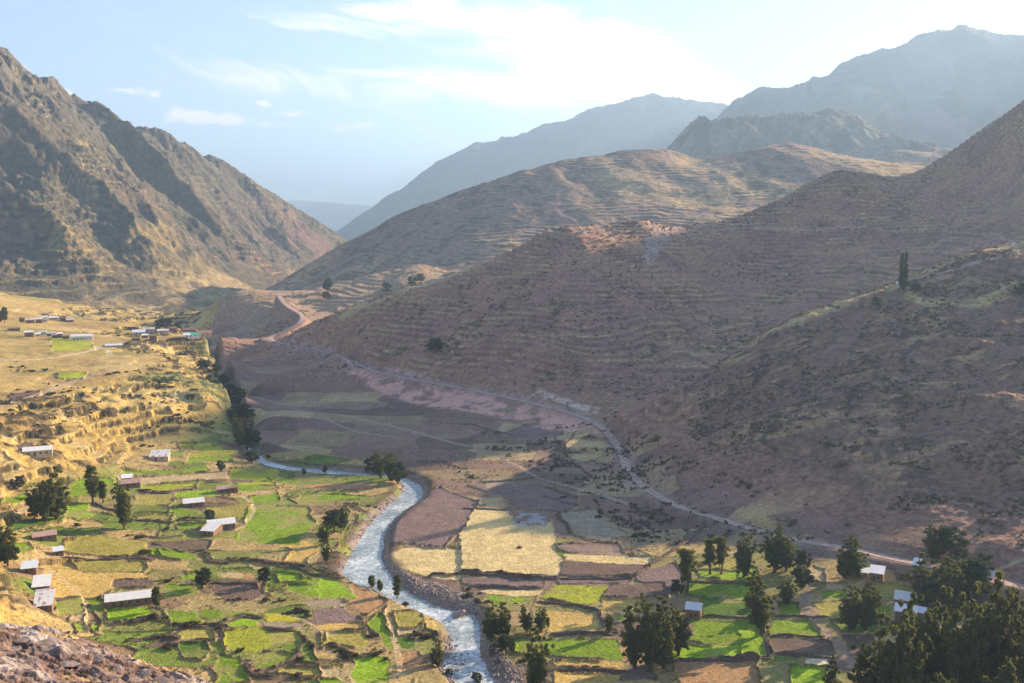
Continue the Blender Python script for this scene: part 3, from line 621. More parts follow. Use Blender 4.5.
# left mountain: ribs run down its right face
def shL(X, Y, Z):
    wx = (fbm(X, Y, 260, 3, 2) - .5) * 190
    rib = ridged((Y + .25 * X + wx) , X * .28, 210, 4, 3, .5)
    up = sst(Z, 60, 170)
    hgt = (rib - .64) * 100 * sst(Z, 35, 160)
    crag = ridged(X, Y * 1.0, 60, 4, 5)
    Z = Z + hgt + (fbm(X, Y, 50, 5, 1, .6) - .5) * 30 * sst(Z, 40, 90) + (crag - .6) * 34 * sst(Z, 330, 450) + (crag - .6) * 30 * up * sst(fbm(X, Y, 200, 2, 6), .52, .62)
    q, f = terrace(Z, 13, .4, (fbm(X, Y, 150, 3, 7) - .5) * 3); b = sst(fbm(X, Y, 110, 3, 1), .42, .58); Z = lerp(Z, q, .55 * b * (1 - sst(Z, 300, 400)))
    Z += (fbm(X, Y, 14, 3, 4, .6) - .5) * 7 * sst(Z, 50, 90)
    return Z, (rib, f, b)
def coL(X, Y, Z, ex):
    rib, f, b = ex; C = np.zeros(X.shape + (3,), np.float32) + np.array([.135, .112, .08], np.float32)
    m = fbm(X, Y * .5, 70, 4, 4); big = fbm(X, Y, 300, 3, 5)
    C = mixc(C, (.32, .24, .12), sst(m, .56, .70) * .75); C = mixc(C, (.225, .135, .12), sst(big, .48, .6) * (1 - sst(Z, 180, 300)) * .85)
    C = mixc(C, (.11, .10, .07), sst(fbm(X, Y, 26, 4, 2), .50, .60) * .8)
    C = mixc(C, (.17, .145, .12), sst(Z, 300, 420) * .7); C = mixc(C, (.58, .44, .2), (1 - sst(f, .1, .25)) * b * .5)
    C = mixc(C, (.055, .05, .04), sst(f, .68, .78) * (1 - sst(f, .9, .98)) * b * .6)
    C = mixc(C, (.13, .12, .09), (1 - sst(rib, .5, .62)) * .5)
    C = mixc(C, (.50, .37, .19), (1 - sst(Z, 50, 80)) * sst(m, .48, .6) * .6)
    return C
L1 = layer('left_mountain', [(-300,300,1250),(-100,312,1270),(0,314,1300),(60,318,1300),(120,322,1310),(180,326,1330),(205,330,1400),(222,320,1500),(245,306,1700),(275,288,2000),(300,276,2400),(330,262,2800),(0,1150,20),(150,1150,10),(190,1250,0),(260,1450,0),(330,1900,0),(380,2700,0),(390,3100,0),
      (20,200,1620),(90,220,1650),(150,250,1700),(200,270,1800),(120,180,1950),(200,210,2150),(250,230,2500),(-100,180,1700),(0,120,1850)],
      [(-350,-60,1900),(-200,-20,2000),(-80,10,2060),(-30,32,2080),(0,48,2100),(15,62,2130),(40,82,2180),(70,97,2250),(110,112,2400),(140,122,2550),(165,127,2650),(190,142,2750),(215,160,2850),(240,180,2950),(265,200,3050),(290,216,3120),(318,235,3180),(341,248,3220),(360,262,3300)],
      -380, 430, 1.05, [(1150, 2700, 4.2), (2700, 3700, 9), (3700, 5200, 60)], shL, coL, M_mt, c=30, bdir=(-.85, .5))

# middle hill behind the terraced one
def shC(X, Y, Z):
    g = ridged(X * .9 + Y * .3, Y * .4, 170, 4, 2)
    Z = Z + ((g - .62) * 12 + (fbm(X, Y, 60, 4, 3) - .5) * 8) * sst(Z, 30, 70)
    q, f = terrace(Z, 5.5, .4, (fbm(X, Y, 120, 4, 7, .6) - .5) * 4); b = sst(fbm(X, Y, 50, 3, 1), .40, .58); return lerp(Z, q, .45 * b), (g, f, b)
def coC(X, Y, Z, ex):
    g, f, b = ex; C = np.zeros(X.shape + (3,), np.float32) + np.array([.33, .21, .165], np.float32)
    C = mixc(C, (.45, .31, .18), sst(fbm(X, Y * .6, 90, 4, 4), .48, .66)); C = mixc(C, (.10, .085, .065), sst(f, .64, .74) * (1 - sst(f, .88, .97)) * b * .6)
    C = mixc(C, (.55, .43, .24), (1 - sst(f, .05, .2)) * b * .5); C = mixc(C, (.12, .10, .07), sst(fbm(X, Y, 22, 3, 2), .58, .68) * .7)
    C = mixc(C, (.55, .42, .22), sst(g, .84, .95) * .35); return C
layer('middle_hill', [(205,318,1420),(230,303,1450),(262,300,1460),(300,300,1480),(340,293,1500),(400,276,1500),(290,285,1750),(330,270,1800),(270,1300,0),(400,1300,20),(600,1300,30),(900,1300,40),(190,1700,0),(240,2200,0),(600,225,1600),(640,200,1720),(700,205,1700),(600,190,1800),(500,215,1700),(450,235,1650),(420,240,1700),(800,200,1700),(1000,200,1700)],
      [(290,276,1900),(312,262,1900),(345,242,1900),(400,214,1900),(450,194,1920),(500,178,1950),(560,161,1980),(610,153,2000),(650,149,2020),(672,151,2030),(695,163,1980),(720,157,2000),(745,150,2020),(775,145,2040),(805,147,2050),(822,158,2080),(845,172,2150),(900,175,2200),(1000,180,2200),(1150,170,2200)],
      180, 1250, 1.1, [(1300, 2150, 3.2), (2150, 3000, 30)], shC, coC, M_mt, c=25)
layer('middle_hill', [(700,200,2500),(900,220,2500),(1100,220,2500),(700,2200,0),(900,2200,0),(1100,2200,0)],
      [(780,190,2800),(820,178,2800),(850,165,2800),(880,156,2800),(905,149,2800),(925,154,2800),(945,150,2800),(990,150,2800),(1100,140,2800)],
      740, 1250, 1.6, [(2300, 3100, 6), (3100, 3600, 50)], shC, coC, M_mt, c=25)

def rocky(amp, sc, tone, seed=0):
    tone = [t * .75 for t in tone]
    def sh(X, Y, Z):
        g = ridged(X, Y, sc, 7, seed, .6); return Z + (g - .6) * amp * sst(Z, 100, 300), g
    def co(X, Y, Z, g):
        C = np.zeros(X.shape + (3,), np.float32) + np.array(tone, np.float32)
        C = mixc(C, np.array(tone) * 1.6, sst(fbm(X, Y, sc * .6, 4, seed + 2), .5, .65)); C = mixc(C, np.array(tone) * .55, sst(fbm(X, Y, sc * .3, 4, seed + 4), .52, .66)); return C
    return sh, co
sh, co = rocky(85, 160, (.17, .15, .12), 3)
layer('crags', [(640,220,2800),(760,220,2800),(900,220,2800),(640,2400,0),(760,2400,0),(900,2400,0)],
      [(650,175,3150),(668,150,3150),(685,132,3150),(700,120,3150),(720,122,3200),(745,118,3200),(770,120,3200),(800,118,3250),(830,112,3300),(845,108,3300),(860,125,3350),(900,150,3400),(960,170,3400)],
      630, 990, .9, [(2700, 3450, 4.5), (3450, 4200, 60)], sh, co, M_mt, c=20)
sh, co = rocky(130, 480, (.15, .11, .095), 1)
layer('right_mountain', [(700,200,3900),(900,200,3900),(1100,200,3900),(900,110,4600),(1020,120,4600),(800,130,4500),(600,3400,0),(900,3400,0),(1200,3400,0)],
      [(640,180,5000),(690,150,5000),(712,127,5000),(735,104,5000),(765,92,5000),(790,90,5000),(815,80,5050),(850,66,5100),(870,54,5150),(895,46,5200),(915,33,5200),(935,29,5200),(955,31,5200),(990,36,5200),(1024,38,5200),(1100,20,5200),(1250,40,5200),(1400,60,5200)],
      600, 1400, 1.6, [(3700, 5600, 14), (5600, 7500, 150)], sh, co, M_far, c=40)
sh, co = rocky(170, 620, (.08, .085, .07), 5)
layer('blue_mountain', [(330,250,6200),(450,230,6000),(600,230,6000),(750,230,6000),(500,180,7000),(650,150,7000),(300,5500,0),(600,5500,0),(800,5500,0)],
      [(300,262,7500),(330,238,7500),(350,226,7500),(375,207,7600),(400,190,7700),(425,172,7800),(450,158,7900),(480,146,7900),(510,139,8000),(550,131,8000),(570,120,8000),(592,108,8000),(620,103,8000),(640,99,8000),(655,95,8000),(670,102,8000),(695,106,8000),(720,112,8000),(760,118,8000),(850,130,8000)],
      290, 900, 1.5, [(5800, 8600, 22), (8600, 11000, 200)], sh, co, M_far, c=60)
sh, co = rocky(260, 2500, (.2, .18, .15), 2)
layer('distant_mountain', [(200,240,15000),(400,240,15000),(100,14000,0),(500,14000,0)],
      [(100,215,18000),(220,206,18000),(270,201,18000),(300,205,18000),(325,202,18000),(350,206,18000),(400,208,18000),(500,205,18000)],
      60, 600, 2.5, [(14500, 19500, 90), (19500, 24000, 500)], sh, co, M_far, c=200)

# the rocky ledge under the photographer
def shF(X, Y, Z):
    cp = np.array([at_D(*c) for c in FCR]); u = X / Y; cd = np.interp(u, cp[:, 0] / cp[:, 1], cp[:, 1]); cz = np.interp(u, cp[:, 0] / cp[:, 1], cp[:, 2])
    t = np.maximum(Y - cd, 0); Z = np.where(Y > cd, cz - .25 * t - .10 * t * t, np.minimum(Z, cz + 40)); Z = np.maximum(Z, 60)
    s = ridged(X + Y * .4, Y * 1.7 - X * .3, 3.2, 5, 2, .55); s2 = ridged(X - Y * .5, Y * 2.4 + X, .9, 4, 5, .6)
    st, _ = terrace(s * 3.2 + fbm(X, Y, 1.3, 3, 1) * .8, .34, .3, 0)
    Z = Z + (st - 2.2) * .20 + (s2 - .6) * .15 + (ridged(X * .5, Y * 2.2, .4, 3, 1) - .6) * .07 - .1 + (fbm(X, Y, .35, 3, 3) - .5) * .12
    return Z, (s, s2)
def coF(X, Y, Z, ex):
    s, s2 = ex; C = np.zeros(X.shape + (3,), np.float32) + np.array([.23, .165, .145], np.float32)
    C = mixc(C, (.42, .35, .32), sst(s, .62, .8)); C = mixc(C, (.20, .13, .11), sst(fbm(X, Y, 1.1, 4, 6), .5, .62)); C = mixc(C, (.50, .36, .12), sst(fbm(X, Y, .8, 3, 1), .62, .7) * .6)
    return C
M_rock = mat('ledge_rock', attr='Col', rough=.9, spec=.15, var=.45, scale=5, bump=.06, bscale=6)
FCR = [(-500,560,32),(-200,595,30),(-60,616,29),(0,626,28),(40,631,28),(62,637,27),(95,647,27),(130,660,26),(165,670,26),(203,684,25),(240,705,24),(300,760,23),(500,880,20)]
FGL = layer('rocky_ledge', [(-500,640,14),(-300,700,12),(0,800,12),(200,900,12),(400,1000,12),(700,1000,14),(1200,1000,14),(0,700,18),(120,740,18),(60,660,24),(700,4,136),(400,4,136),(100,4,136),(-800,600,10),(1000,24,112)],
      [(-500,560,32),(-200,595,30),(-60,616,29),(0,626,28),(40,631,28),(62,637,27),(95,647,27),(130,660,26),(165,670,26),(203,684,25),(240,705,24),(300,760,23),(500,880,20)],
      -700, 420, .8, [(6, 14, .2), (14, 34, .045), (34, 56, .5)], shF, coF, M_rock, back=.5, c=2, bdir=(.3, 1))
# ==================================================================== the air
def haze():
    me = bpy.data.meshes.new('haze'); x0, x1, y0, y1, z0, z1 = -25000, 25000, -9000, 29000, -60, 1500
    v = [(x, y, z) for z in (z0, z1) for y in (y0, y1) for x in (x0, x1)]
    me.from_pydata(v, [], [(0, 2, 3, 1), (4, 5, 7, 6), (0, 1, 5, 4), (1, 3, 7, 5), (3, 2, 6, 7), (2, 0, 4, 6)])
    o = bpy.data.objects.new('haze', me); COL.objects.link(o); o['kind'] = 'stuff'
    m = bpy.data.materials.new('haze_air'); m.use_nodes = True; nt = m.node_tree; nt.nodes.remove(nt.nodes['Principled BSDF'])
    p = nt.nodes.new('ShaderNodeVolumePrincipled'); p.inputs['Color'].default_value = HAZE_COL; p.inputs['Density'].default_value = HAZE
    p.inputs['Anisotropy'].default_value = HAZE_G
    nt.links.new(p.outputs[0], nt.nodes['Material Output'].inputs['Volume']); me.materials.append(m)
haze()
#@@OBJECTS@@
# ==================================================================== VEGETATION
import bmesh
def leafmat(name, base, tr=.35, var=.35, scale=.25):
    m = mat(name, base, .75, .25, var=var, scale=scale, translucent=tr, det=3); return m
M_euc = leafmat('eucalyptus_leaves', (.15, .17, .05), .5)
M_dark = leafmat('dark_leaves', (.06, .08, .034), .35)
M_olive = leafmat('olive_leaves', (.15, .15, .055), .4)
M_brush = leafmat('dry_brush_leaves', (.095, .075, .048), .2)
M_green = leafmat('green_bush_leaves', (.10, .14, .035), .35)
M_bark = mat('bark', (.20, .155, .12), .9, .1, var=.3, scale=2, bump=.05)
def leaves_mesh(name, centers, radii, n, size, m, rs, droop=.3):
    """n small leaf faces gathered in clumps"""
    c = np.array(centers); r = np.array(radii); k = rs.randint(0, len(c), n)
    g = rs.normal(size=(n, 3)); g /= np.linalg.norm(g, axis=1)[:, None] + 1e-9; rad = rs.rand(n) ** .45
    P = c[k] + g * r[k] * rad[:, None]
    a = rs.normal(size=(n, 3)); a[:, 2] *= .6; a[:, 2] -= droop; a /= np.linalg.norm(a, axis=1)[:, None]
    b = np.cross(a, rs.normal(size=(n, 3))); b /= np.linalg.norm(b, axis=1)[:, None] + 1e-9
    s = size * (.6 + .8 * rs.rand(n))[:, None]; a = a * s * .75; b = b * s * .42
    V = np.stack([P - a, P + b, P + a, P - b], 1).reshape(-1, 3); f = np.arange(4 * n).reshape(-1, 4)
    me_o = mesh_np(name, V, f, m, smooth=False); me = me_o.data; bpy.data.objects.remove(me_o); return me
def tube(bm, pts, rads, seg=6):
    rings = []
    for i, p in enumerate(pts):
        p = Vector(p); d = (Vector(pts[min(i + 1, len(pts) - 1)]) - Vector(pts[max(i - 1, 0)])).normalized()
        u = d.orthogonal().normalized(); v = d.cross(u)
        rings.append([bm.verts.new(p + (u * math.cos(2 * math.pi * k / seg) + v * math.sin(2 * math.pi * k / seg)) * rads[i]) for k in range(seg)])
    for a, b in zip(rings[:-1], rings[1:]):
        for k in range(seg): bm.faces.new((a[k], a[(k + 1) % seg], b[(k + 1) % seg], b[k]))
    bm.faces.new(rings[-1]); bm.faces.new(rings[0][::-1])
def bm_mesh(name, bm, m, smooth=True):
    me = bpy.data.meshes.new(name); bm.normal_update(); bm.to_mesh(me); bm.free()
    for q in (m if isinstance(m, (list, tuple)) else [m]): me.materials.append(q)
    if smooth: me.polygons.foreach_set('use_smooth', np.ones(len(me.polygons), bool))
    return me
def tree_proto(kind, seed):
    """unit tree: 1 tall, about 'aspect' wide; scaled per instance"""
    rs = np.random.RandomState(seed); bm = bmesh.new(); cen, rad = [], []
    def limb(p0, p1, r0, bend=.03):
        p0 = np.array(p0); p1 = np.array(p1); mid = (p0 + p1) / 2 + rs.normal(size=3) * bend
        tube(bm, [p0, mid, p1], [r0, r0 * .7, r0 * .3], 5); return p1
    if kind == 'euc':           # several leaning plumes from one foot
        n = rs.randint(5, 9)
        for i in range(n):
            a = rs.rand() * 6.28; top = np.array([math.cos(a) * .17 * rs.uniform(.4, 1.2), math.sin(a) * .17, rs.uniform(.55, .97)]) + np.array([-.03, 0, 0])
            limb((rs.normal() * .012, rs.normal() * .012, -.03), top, .018)
            for t in np.linspace(.16 + .12 * rs.rand(), 1, 11):
                p = top * t + np.array([rs.normal() * .035, rs.normal() * .035, 0]); w = .062 * (1.25 - .75 * abs(t - .55) / .45) 
                for q in range(3): cen.append(p + rs.normal(size=3) * [.05, .05, .02]); rad.append([w * .8, w * .8, w * .75])
        nn, sz = 9500, .026
    elif kind == 'tall':        # slender, drawn-up crown
        tube(bm, [(0, 0, -.03), (.01, 0, .4), (-.01, .01, .93)], [.022, .014, .004], 6)
        for t in np.linspace(.25, .97, 18):
            w = .085 * math.sin(min((t - .16) / .84, 1) * 2.9) ** .6 + .015
            for q in range(3):
                a = rs.rand() * 6.28; p = np.array([math.cos(a) * w * .8, math.sin(a) * w * .8, t + rs.normal() * .01]); cen.append(p); rad.append([w * .7, w * .7, .05])
                if q == 0: limb((0, 0, t - .1), p, .006, .01)
        nn, sz = 5000, .028
    elif kind == 'lean':        # bare stems, wind-swept head
        for i in range(3):
            top = np.array([.10 + .05 * i - .1, .03 * rs.normal(), .82 + .08 * rs.rand()]); limb((.02 * i, 0, -.03), top, .014)
            for t in np.linspace(.36, 1.04, 9):
                for q in range(3): cen.append(top * t + rs.normal(size=3) * [.06, .05, .025]); rad.append([.062, .06, .055])
        nn, sz = 5000, .027
    elif kind == 'broad':
        tube(bm, [(0, 0, -.03), (0, 0, .2), (.02, 0, .45)], [.045, .035, .02], 7)
        for i in range(34):
            a = rs.rand() * 6.28; z = .22 + .66 * rs.rand(); w = .40 * math.sqrt(max(1 - ((z - .5) / .5) ** 2, .05)); rr_ = w * rs.uniform(.3, 1)
            p = np.array([math.cos(a) * rr_, math.sin(a) * rr_, z]); cen.append(p); rad.append([.12, .12, .09])
            if i % 4 == 0: limb((0, 0, .25), p, .016)
        nn, sz = 6500, .034
    elif kind == 'poplar':
        for i in range(2):
            x = -.07 + .14 * i; tube(bm, [(x * .6, 0, -.03), (x, 0, .9 - .05 * i)], [.016, .004], 5)
            for t in np.linspace(.08, .97 - .06 * i, 16): cen.append([x + rs.normal() * .012, rs.normal() * .02, t]); rad.append([.075 * (1.1 - t * .7), .075 * (1.1 - t * .7), .07])
        nn, sz = 3600, .03
    mz = max(c[2] + r[2] * .8 for c, r in zip(cen, rad)); cen = [np.array(c) / [1, 1, mz] for c in cen]
    cm = M_dark if kind in ('broad', 'poplar') else M_euc
    return [leaves_mesh('crown', cen, rad, nn, sz, cm, rs), bm_mesh('trunk', bm, M_bark)]
PROTO = {k: [tree_proto(k, s) for s in seeds] for k, seeds in dict(euc=(1, 2, 3, 4), tall=(5, 6), lean=(7, 8), broad=(9, 10), poplar=(11,)).items()}
_cm = {}
def crown_variant(me, m):
    if m is None: return me
    k = (me.name, m.name)
    if k not in _cm: c = me.copy(); c.materials.clear(); c.materials.append(m); _cm[k] = c
    return _cm[k]
def tree(kind, px, py, hpx, wf=1.0, label='', cat='tree', group=None, m=None, name='eucalyptus_tree', leanx=0.0, D=None):
    p = hit(px, py)
    if p is None: p = at_z(px, py, 8); p[2] = float(H(p[0], p[1]))
    h = hpx * p[1] / F * 1.07; wf *= 1.15
    i = int((px * 7 + py * 3)) % len(PROTO[kind]); cr, tk = PROTO[kind][i]
    t = empty(name, p, rz=(px * 1.7 + py) % 6.28 if kind != 'lean' else 3.14, scale=(h * wf, h * wf, h)); t.rotation_euler[1] = leanx
    tag(t, label, cat, group)
    for nm, me in (('crown', crown_variant(cr, m)), ('trunk', tk)):
        o = bpy.data.objects.new(nm, me); COL.objects.link(o); o.parent = t
    return t
T = [
 ('euc',45,521,42,1.0,'big dark many-stemmed tree left of the shaded green field'),('euc',57,519,50,.9,'tallest plume of the big dark tree group on the left bank'),('euc',36,517,32,1.0,'low leftmost tree of the big dark group on the left bank'),
 ('tall',93,504,38,1.1,'slim tall tree above the low hedge, right of the big dark group'),('tall',103,503,22,1.3,'small cone shaped tree just right of the slim tall one'),('euc',124,529,46,.75,'tall feathery tree below the pink and white roofed house'),
 ('euc',2,558,44,1.0,'dark tree cut by the left edge of the photo above the small white roof'),('broad',18,489,13,1.0,'small bushy tree beside the narrow green plot at far left'),('broad',8,566,22,.9,'squat dark tree on the slope under the left edge tree'),
 ('broad',210,522,12,1.0,'small dark tree behind the L-shaped white roofed farm'),('broad',221,472,11,.8,'little tree standing above the tan field near the river bend'),('broad',203,588,20,.85,'round tree at the left corner of the brown ploughed plot'),
 ('broad',264,584,17,.9,'lone round dark tree at the right corner of the brown ploughed plot'),('tall',157,610,24,1.3,'tree at the right end of the long white roofed barn'),
 ('tall',372,589,14,1.7,'leftmost of the three slim trees on the river bank'),('tall',380,593,13,1.5,'middle and smallest of the three slim trees on the river bank'),('tall',397,600,25,1.2,'tallest of the three slim trees on the river bank'),
 ('euc',437,667,28,.9,'olive tree on the bank above the rocks at the bottom river bend'),('broad',449,676,8,1.0,'tiny tree on the stones in front of the olive bank tree'),('broad',477,684,12,1.0,'small tree at the bottom edge beside the white water'),
 ('broad',373,475,19,.9,'left tree of the dark clump at the river bend'),('euc',381,478,27,.9,'tall left centre tree of the dark clump at the river bend'),('euc',390,480,29,.9,'tallest tree of the dark clump at the river bend'),('broad',398,484,21,1.0,'right tree of the dark clump at the river bend'),
 ('broad',304,475,6,.8,'tiny tree at the water on the far river arm, left one'),('broad',325,474,8,.7,'tiny tree at the water on the far river arm, right one'),
 ('euc',324,545,22,1.0,'lower left tree of the grove over the eroded river bank'),('broad',334,533,24,1.0,'middle tree of the grove over the eroded river bank'),('euc',344,530,26,.8,'right tree of the grove over the eroded river bank'),('euc',326,562,22,.8,'tree below the grove at the edge of the yellow green bank'),
 ('euc',239,446,30,.8,'left dark tree at the mouth of the gorge'),('euc',247,450,34,.8,'tallest dark tree at the mouth of the gorge'),('broad',243,424,20,1.1,'dark tree higher up in the mouth of the gorge'),('broad',252,463,12,1.2,'low tree at the start of the far river arm'),('broad',240,402,13,1.1,'topmost dark tree in the shaded gorge below the golden terraces'),
 ('lean',688,592,44,1.0,'slim leaning tree left of the dark green fields'),('broad',677,596,17,.8,'short dark tree at the foot of the slim leaning tree'),('lean',711,574,36,.9,'left one of the two thin trees with bare stems'),('lean',722,574,38,.8,'right one of the two thin trees with bare stems'),
 ('euc',744,577,42,.95,'full dark tree over the small green plot under the dirt road'),('euc',775,572,44,1.0,'large dark tree with a pointed top under the dirt road, left stem'),('euc',786,571,38,1.0,'large dark tree under the dirt road, right companion'),
 ('broad',803,570,20,.8,'small tree right of the large pointed tree by the road'),('broad',802,589,22,1.0,'small dark tree by the footpath below the road'),
 ('euc',846,578,36,1.1,'left tree of the dark pair beside the two small grey roofs'),('euc',858,577,40,1.1,'right tree of the dark pair beside the two small grey roofs'),
 ('euc',763,632,60,1.0,'big tree standing in the dark green fields right of the pale blue roof'),('euc',786,604,26,1.2,'smaller bushy tree behind the big tree in the dark green fields'),
 ('euc',850,630,46,.9,'left tree of the pair left of the stacked double roofs'),('euc',865,630,52,.9,'right tree of the pair left of the stacked double roofs'),
 ('euc',937,562,36,1.2,'dark tree at the foot of the rocky hill, upper left of the farm grove'),('broad',952,560,32,1.1,'dark tree at the foot of the rocky hill, upper right of the farm grove'),
 ('euc',926,606,52,1.0,'left tree of the tall grove beside the stacked double roofs'),('euc',941,614,60,1.0,'tallest front tree of the grove beside the stacked double roofs'),('euc',957,608,54,1.0,'centre right tree of the grove beside the stacked double roofs'),('broad',972,598,40,.9,'right tree of the grove touching the small white roofs'),('broad',981,578,24,1.0,'small dark tree behind the curved white roof at right'),
 ('euc',635,668,62,.8,'left stem of the great dark tree group at bottom centre'),('euc',650,671,78,.75,'tallest tree of the great dark group at bottom centre'),('euc',664,668,70,.8,'right centre tree of the great dark group at bottom centre'),('euc',678,655,52,.9,'lighter tree at the right of the great dark group by the blue roof'),
 ('euc',609,633,21,.8,'small dark tree between the gold plot and the long green plot'),
 ('euc',491,641,38,.9,'left tree of the river grove right of the white water'),('euc',503,637,36,.9,'second tree of the river grove right of the white water'),('broad',506,654,20,1.0,'low tree in front of the river grove'),
 ('euc',527,632,28,.95,'third tree of the river grove, beside the gold plot'),('euc',541,632,26,.9,'rightmost full tree of the river grove, beside the gold plot'),('tall',548,629,12,1.2,'thin little tree at the corner of the gold plot'),('euc',538,694,66,.75,'tall tree rising from the bottom edge right of the river'),
 ('poplar',903,288,34,.9,'tall dark poplars beside the tiny white hut high on the right hill'),('broad',876,308,11,.9,'small tree alone on the lit ridge below the poplars'),('broad',915,293,9,1.5,'low round tree right of the poplars on the lit ridge'),('broad',1021,296,13,1.1,'small dark tree on the hill at the right edge'),
 ('broad',328,293,14,.7,'tiny tree on the bench of the middle hill'),('broad',326,299,7,1.4,'low bush-like tree just under the tiny one on the middle hill bench'),('broad',386,294,11,1.0,'round dark tree left of the hedge-like trees on the middle hill'),('broad',412,286,9,1.0,'left of the hedge-like trees at the crest of the terraced hill'),('broad',420,283,9,1.2,'right of the hedge-like trees at the crest of the terraced hill'),
 ('tall',5,323,15,1.3,'pointed tree at the left edge beyond the golden plateau'),('euc',0,322,12,1.3,'bushy tree at the left edge beyond the golden plateau'),('broad',160,328,9,1.2,'green tree left of the upper village houses'),('broad',167,329,10,1.2,'green tree above the small flat roof in the village'),('broad',178,330,7,1.0,'dark tree at the edge of the village above the gorge'),
 ('broad',231,398,13,1.2,'dark bushy tree on the shaded bank at the foot of the golden cliff'),('broad',236,411,15,1.1,'second dark tree on the shaded bank at the foot of the golden cliff'),('euc',234,425,20,1.0,'dark tree between the gorge bank trees and the golden cliff foot'),('broad',224,385,10,1.2,'small dark tree high in the gorge under the golden cliff'),('broad',217,372,8,1.2,'tiny dark tree deepest in the gorge beyond the golden cliff'),('broad',255,445,14,1.1,'dark tree right of the tallest one at the gorge mouth'),
 ('broad',203,370,9,1.2,'dark round tree on the golden cliff edge above the river gorge'),('broad',435,352,13,1.4,'dark thicket tree in the fold of the terraced hill'),
 ('euc',868,730,88,.85,'leftmost tree of the bottom right wood'),('euc',886,718,98,.8,'second tree from the left in the bottom right wood'),('euc',903,735,130,.65,'third tree from the left in the bottom right wood'),('euc',922,724,120,.75,'fourth tree from the left in the bottom right wood, rounded top'),
 ('euc',945,716,108,.8,'tree in the middle of the bottom right wood with a ragged top'),('euc',963,735,136,.65,'dense tree right of the middle of the bottom right wood'),('euc',982,722,142,.7,'tallest tree of the bottom right wood'),('euc',1000,730,146,.65,'pale topped tree near the right edge in the bottom right wood'),
 ('euc',1018,720,124,.7,'tree of the bottom right wood cut by the right edge'),('euc',1036,745,150,.65,'outermost tree beyond the right edge of the bottom right wood'),('euc',835,716,56,.75,'small tree in front of the bright green strip at bottom right'),('euc',912,760,86,.9,'low front tree filling the bottom of the right wood, left of centre'),
 ('euc',940,770,96,.9,'low front tree filling the bottom of the right wood, at its centre'),('euc',972,775,100,.9,'low front tree filling the bottom of the right wood, right of centre'),('euc',1005,778,106,.9,'low front tree in the bottom right corner'),('euc',890,768,72,.9,'low front tree at the left foot of the bottom right wood'),
]
for i, (k, px, py, h, wf, lb) in enumerate(T):
    nm = {'poplar': 'poplar_tree', 'broad': 'broadleaf_tree'}.get(k, 'eucalyptus_tree')
    g = 'trees of the bottom right wood' if py > 700 else None; h = h * (1.07 if py > 700 else 1); wf *= (.82 if py > 700 else 1)
    tree(k, px, py, h, wf, lb, 'tree', g, M_olive if ('olive' in lb or 'lighter' in lb or 'pale topped' in lb) else None, nm)

# ---- shrubs
def shrub_proto(seed, m, n=420):
    rs = np.random.RandomState(seed); cen = [[rs.normal() * .3, rs.normal() * .3, .22 + .25 * rs.rand()] for _ in range(9)]
    return leaves_mesh('shrub', cen, [[.3, .3, .24]] * 9, n, .17, m, rs, .1)
SH = {k: [shrub_proto(30 + i, m) for i in range(3)] for k, m in dict(b=M_brush, g=M_green, d=M_dark).items()}
def shrub(p, size, kind, label, group=None, hz=1.0):
    o = bpy.data.objects.new('shrub', SH[kind][random.randrange(3)]); COL.objects.link(o); o.location = p
    s = size * random.uniform(.85, 1.2); o.scale = (s * random.uniform(.9, 1.4), s * random.uniform(.9, 1.3), s * random.uniform(.7, 1.0) * hz); o.rotation_euler = (0, 0, random.random() * 6.28)
    return tag(o, label, 'shrub', group)
BIG = [(145,553,'g',11,'bright green rimmed bush at the right end of the shaded field'),(128,536,'g',7,'small round green bush above the shaded field'),(139,539,'b',10,'brown bush between the green round bushes'),(77,526,'d',7,'dark bush under the big tree group on the left'),(167,530,'d',8,'dark bush beside the tan yard left of the L-shaped farm'),(172,523,'g',6,'green bush above the tan yard left of the L-shaped farm'),
 (168,582,'b',13,'wide brown bush above the long white roofed barn'),(152,618,'b',14,'brown bush below the right end of the long barn'),(188,626,'b',14,'round brown bush between the two lower green plots'),(218,628,'b',16,'large brown bush on the corner of the bright green field'),(240,652,'d',9,'dark pointed bush on the edge of the bright green field'),(170,648,'b',14,'reddish bush just above the rocky ledge'),
 (297,612,'b',12,'brown bush above the olive strip near the river'),(307,616,'b',9,'smaller bush right of the brown one near the river'),(372,636,'b',13,'tall brown bush in the strip above the green plot by the river'),(376,655,'b',16,'widest brown thicket over the green plot by the river'),(355,657,'b',12,'left brown thicket over the green plot by the river'),(427,637,'b',15,'dark oval thicket above the olive tree on the bank'),(386,660,'b',10,'bush between the two footpaths near the bottom'),
 (470,596,'d',11,'left dark bush on the shore right of the gravel bar'),(478,603,'d',10,'right dark bush on the shore right of the gravel bar'),(468,590,'b',9,'brown bush at the top of the gravel bar shore'),(563,498,'d',7,'small square dark bush in the shaded fields above the pond'),(516,604,'b',5,'small bush at the gold strip beside the river grove'),(52,610,'g',10,'green bush next to the two stepped white roofs'),(66,634,'g',9,'dark green bush between the white roofs and the ledge'),
 (32,372,'d',8,'long dark thicket on the golden plateau, left part'),(46,371,'d',8,'long dark thicket on the golden plateau, right part'),(42,634,'g',9,'yellow green bush just above the ledge, left one'),(300,660,'b',10,'small bush at the left end of the river thickets'),(405,606,'b',9,'bush on the red bank beside the slim river trees'),(268,458,'b',8,'brown bush at the left end of the far river arm'),(520,548,'b',6,'dark bush on the diagonal wall of the pale field')]
for px, py, k, wpx, lb in BIG:
    p = hit(px, py); 
    if p is not None: shrub(p, wpx * p[1] / F / 1.7, k, lb)
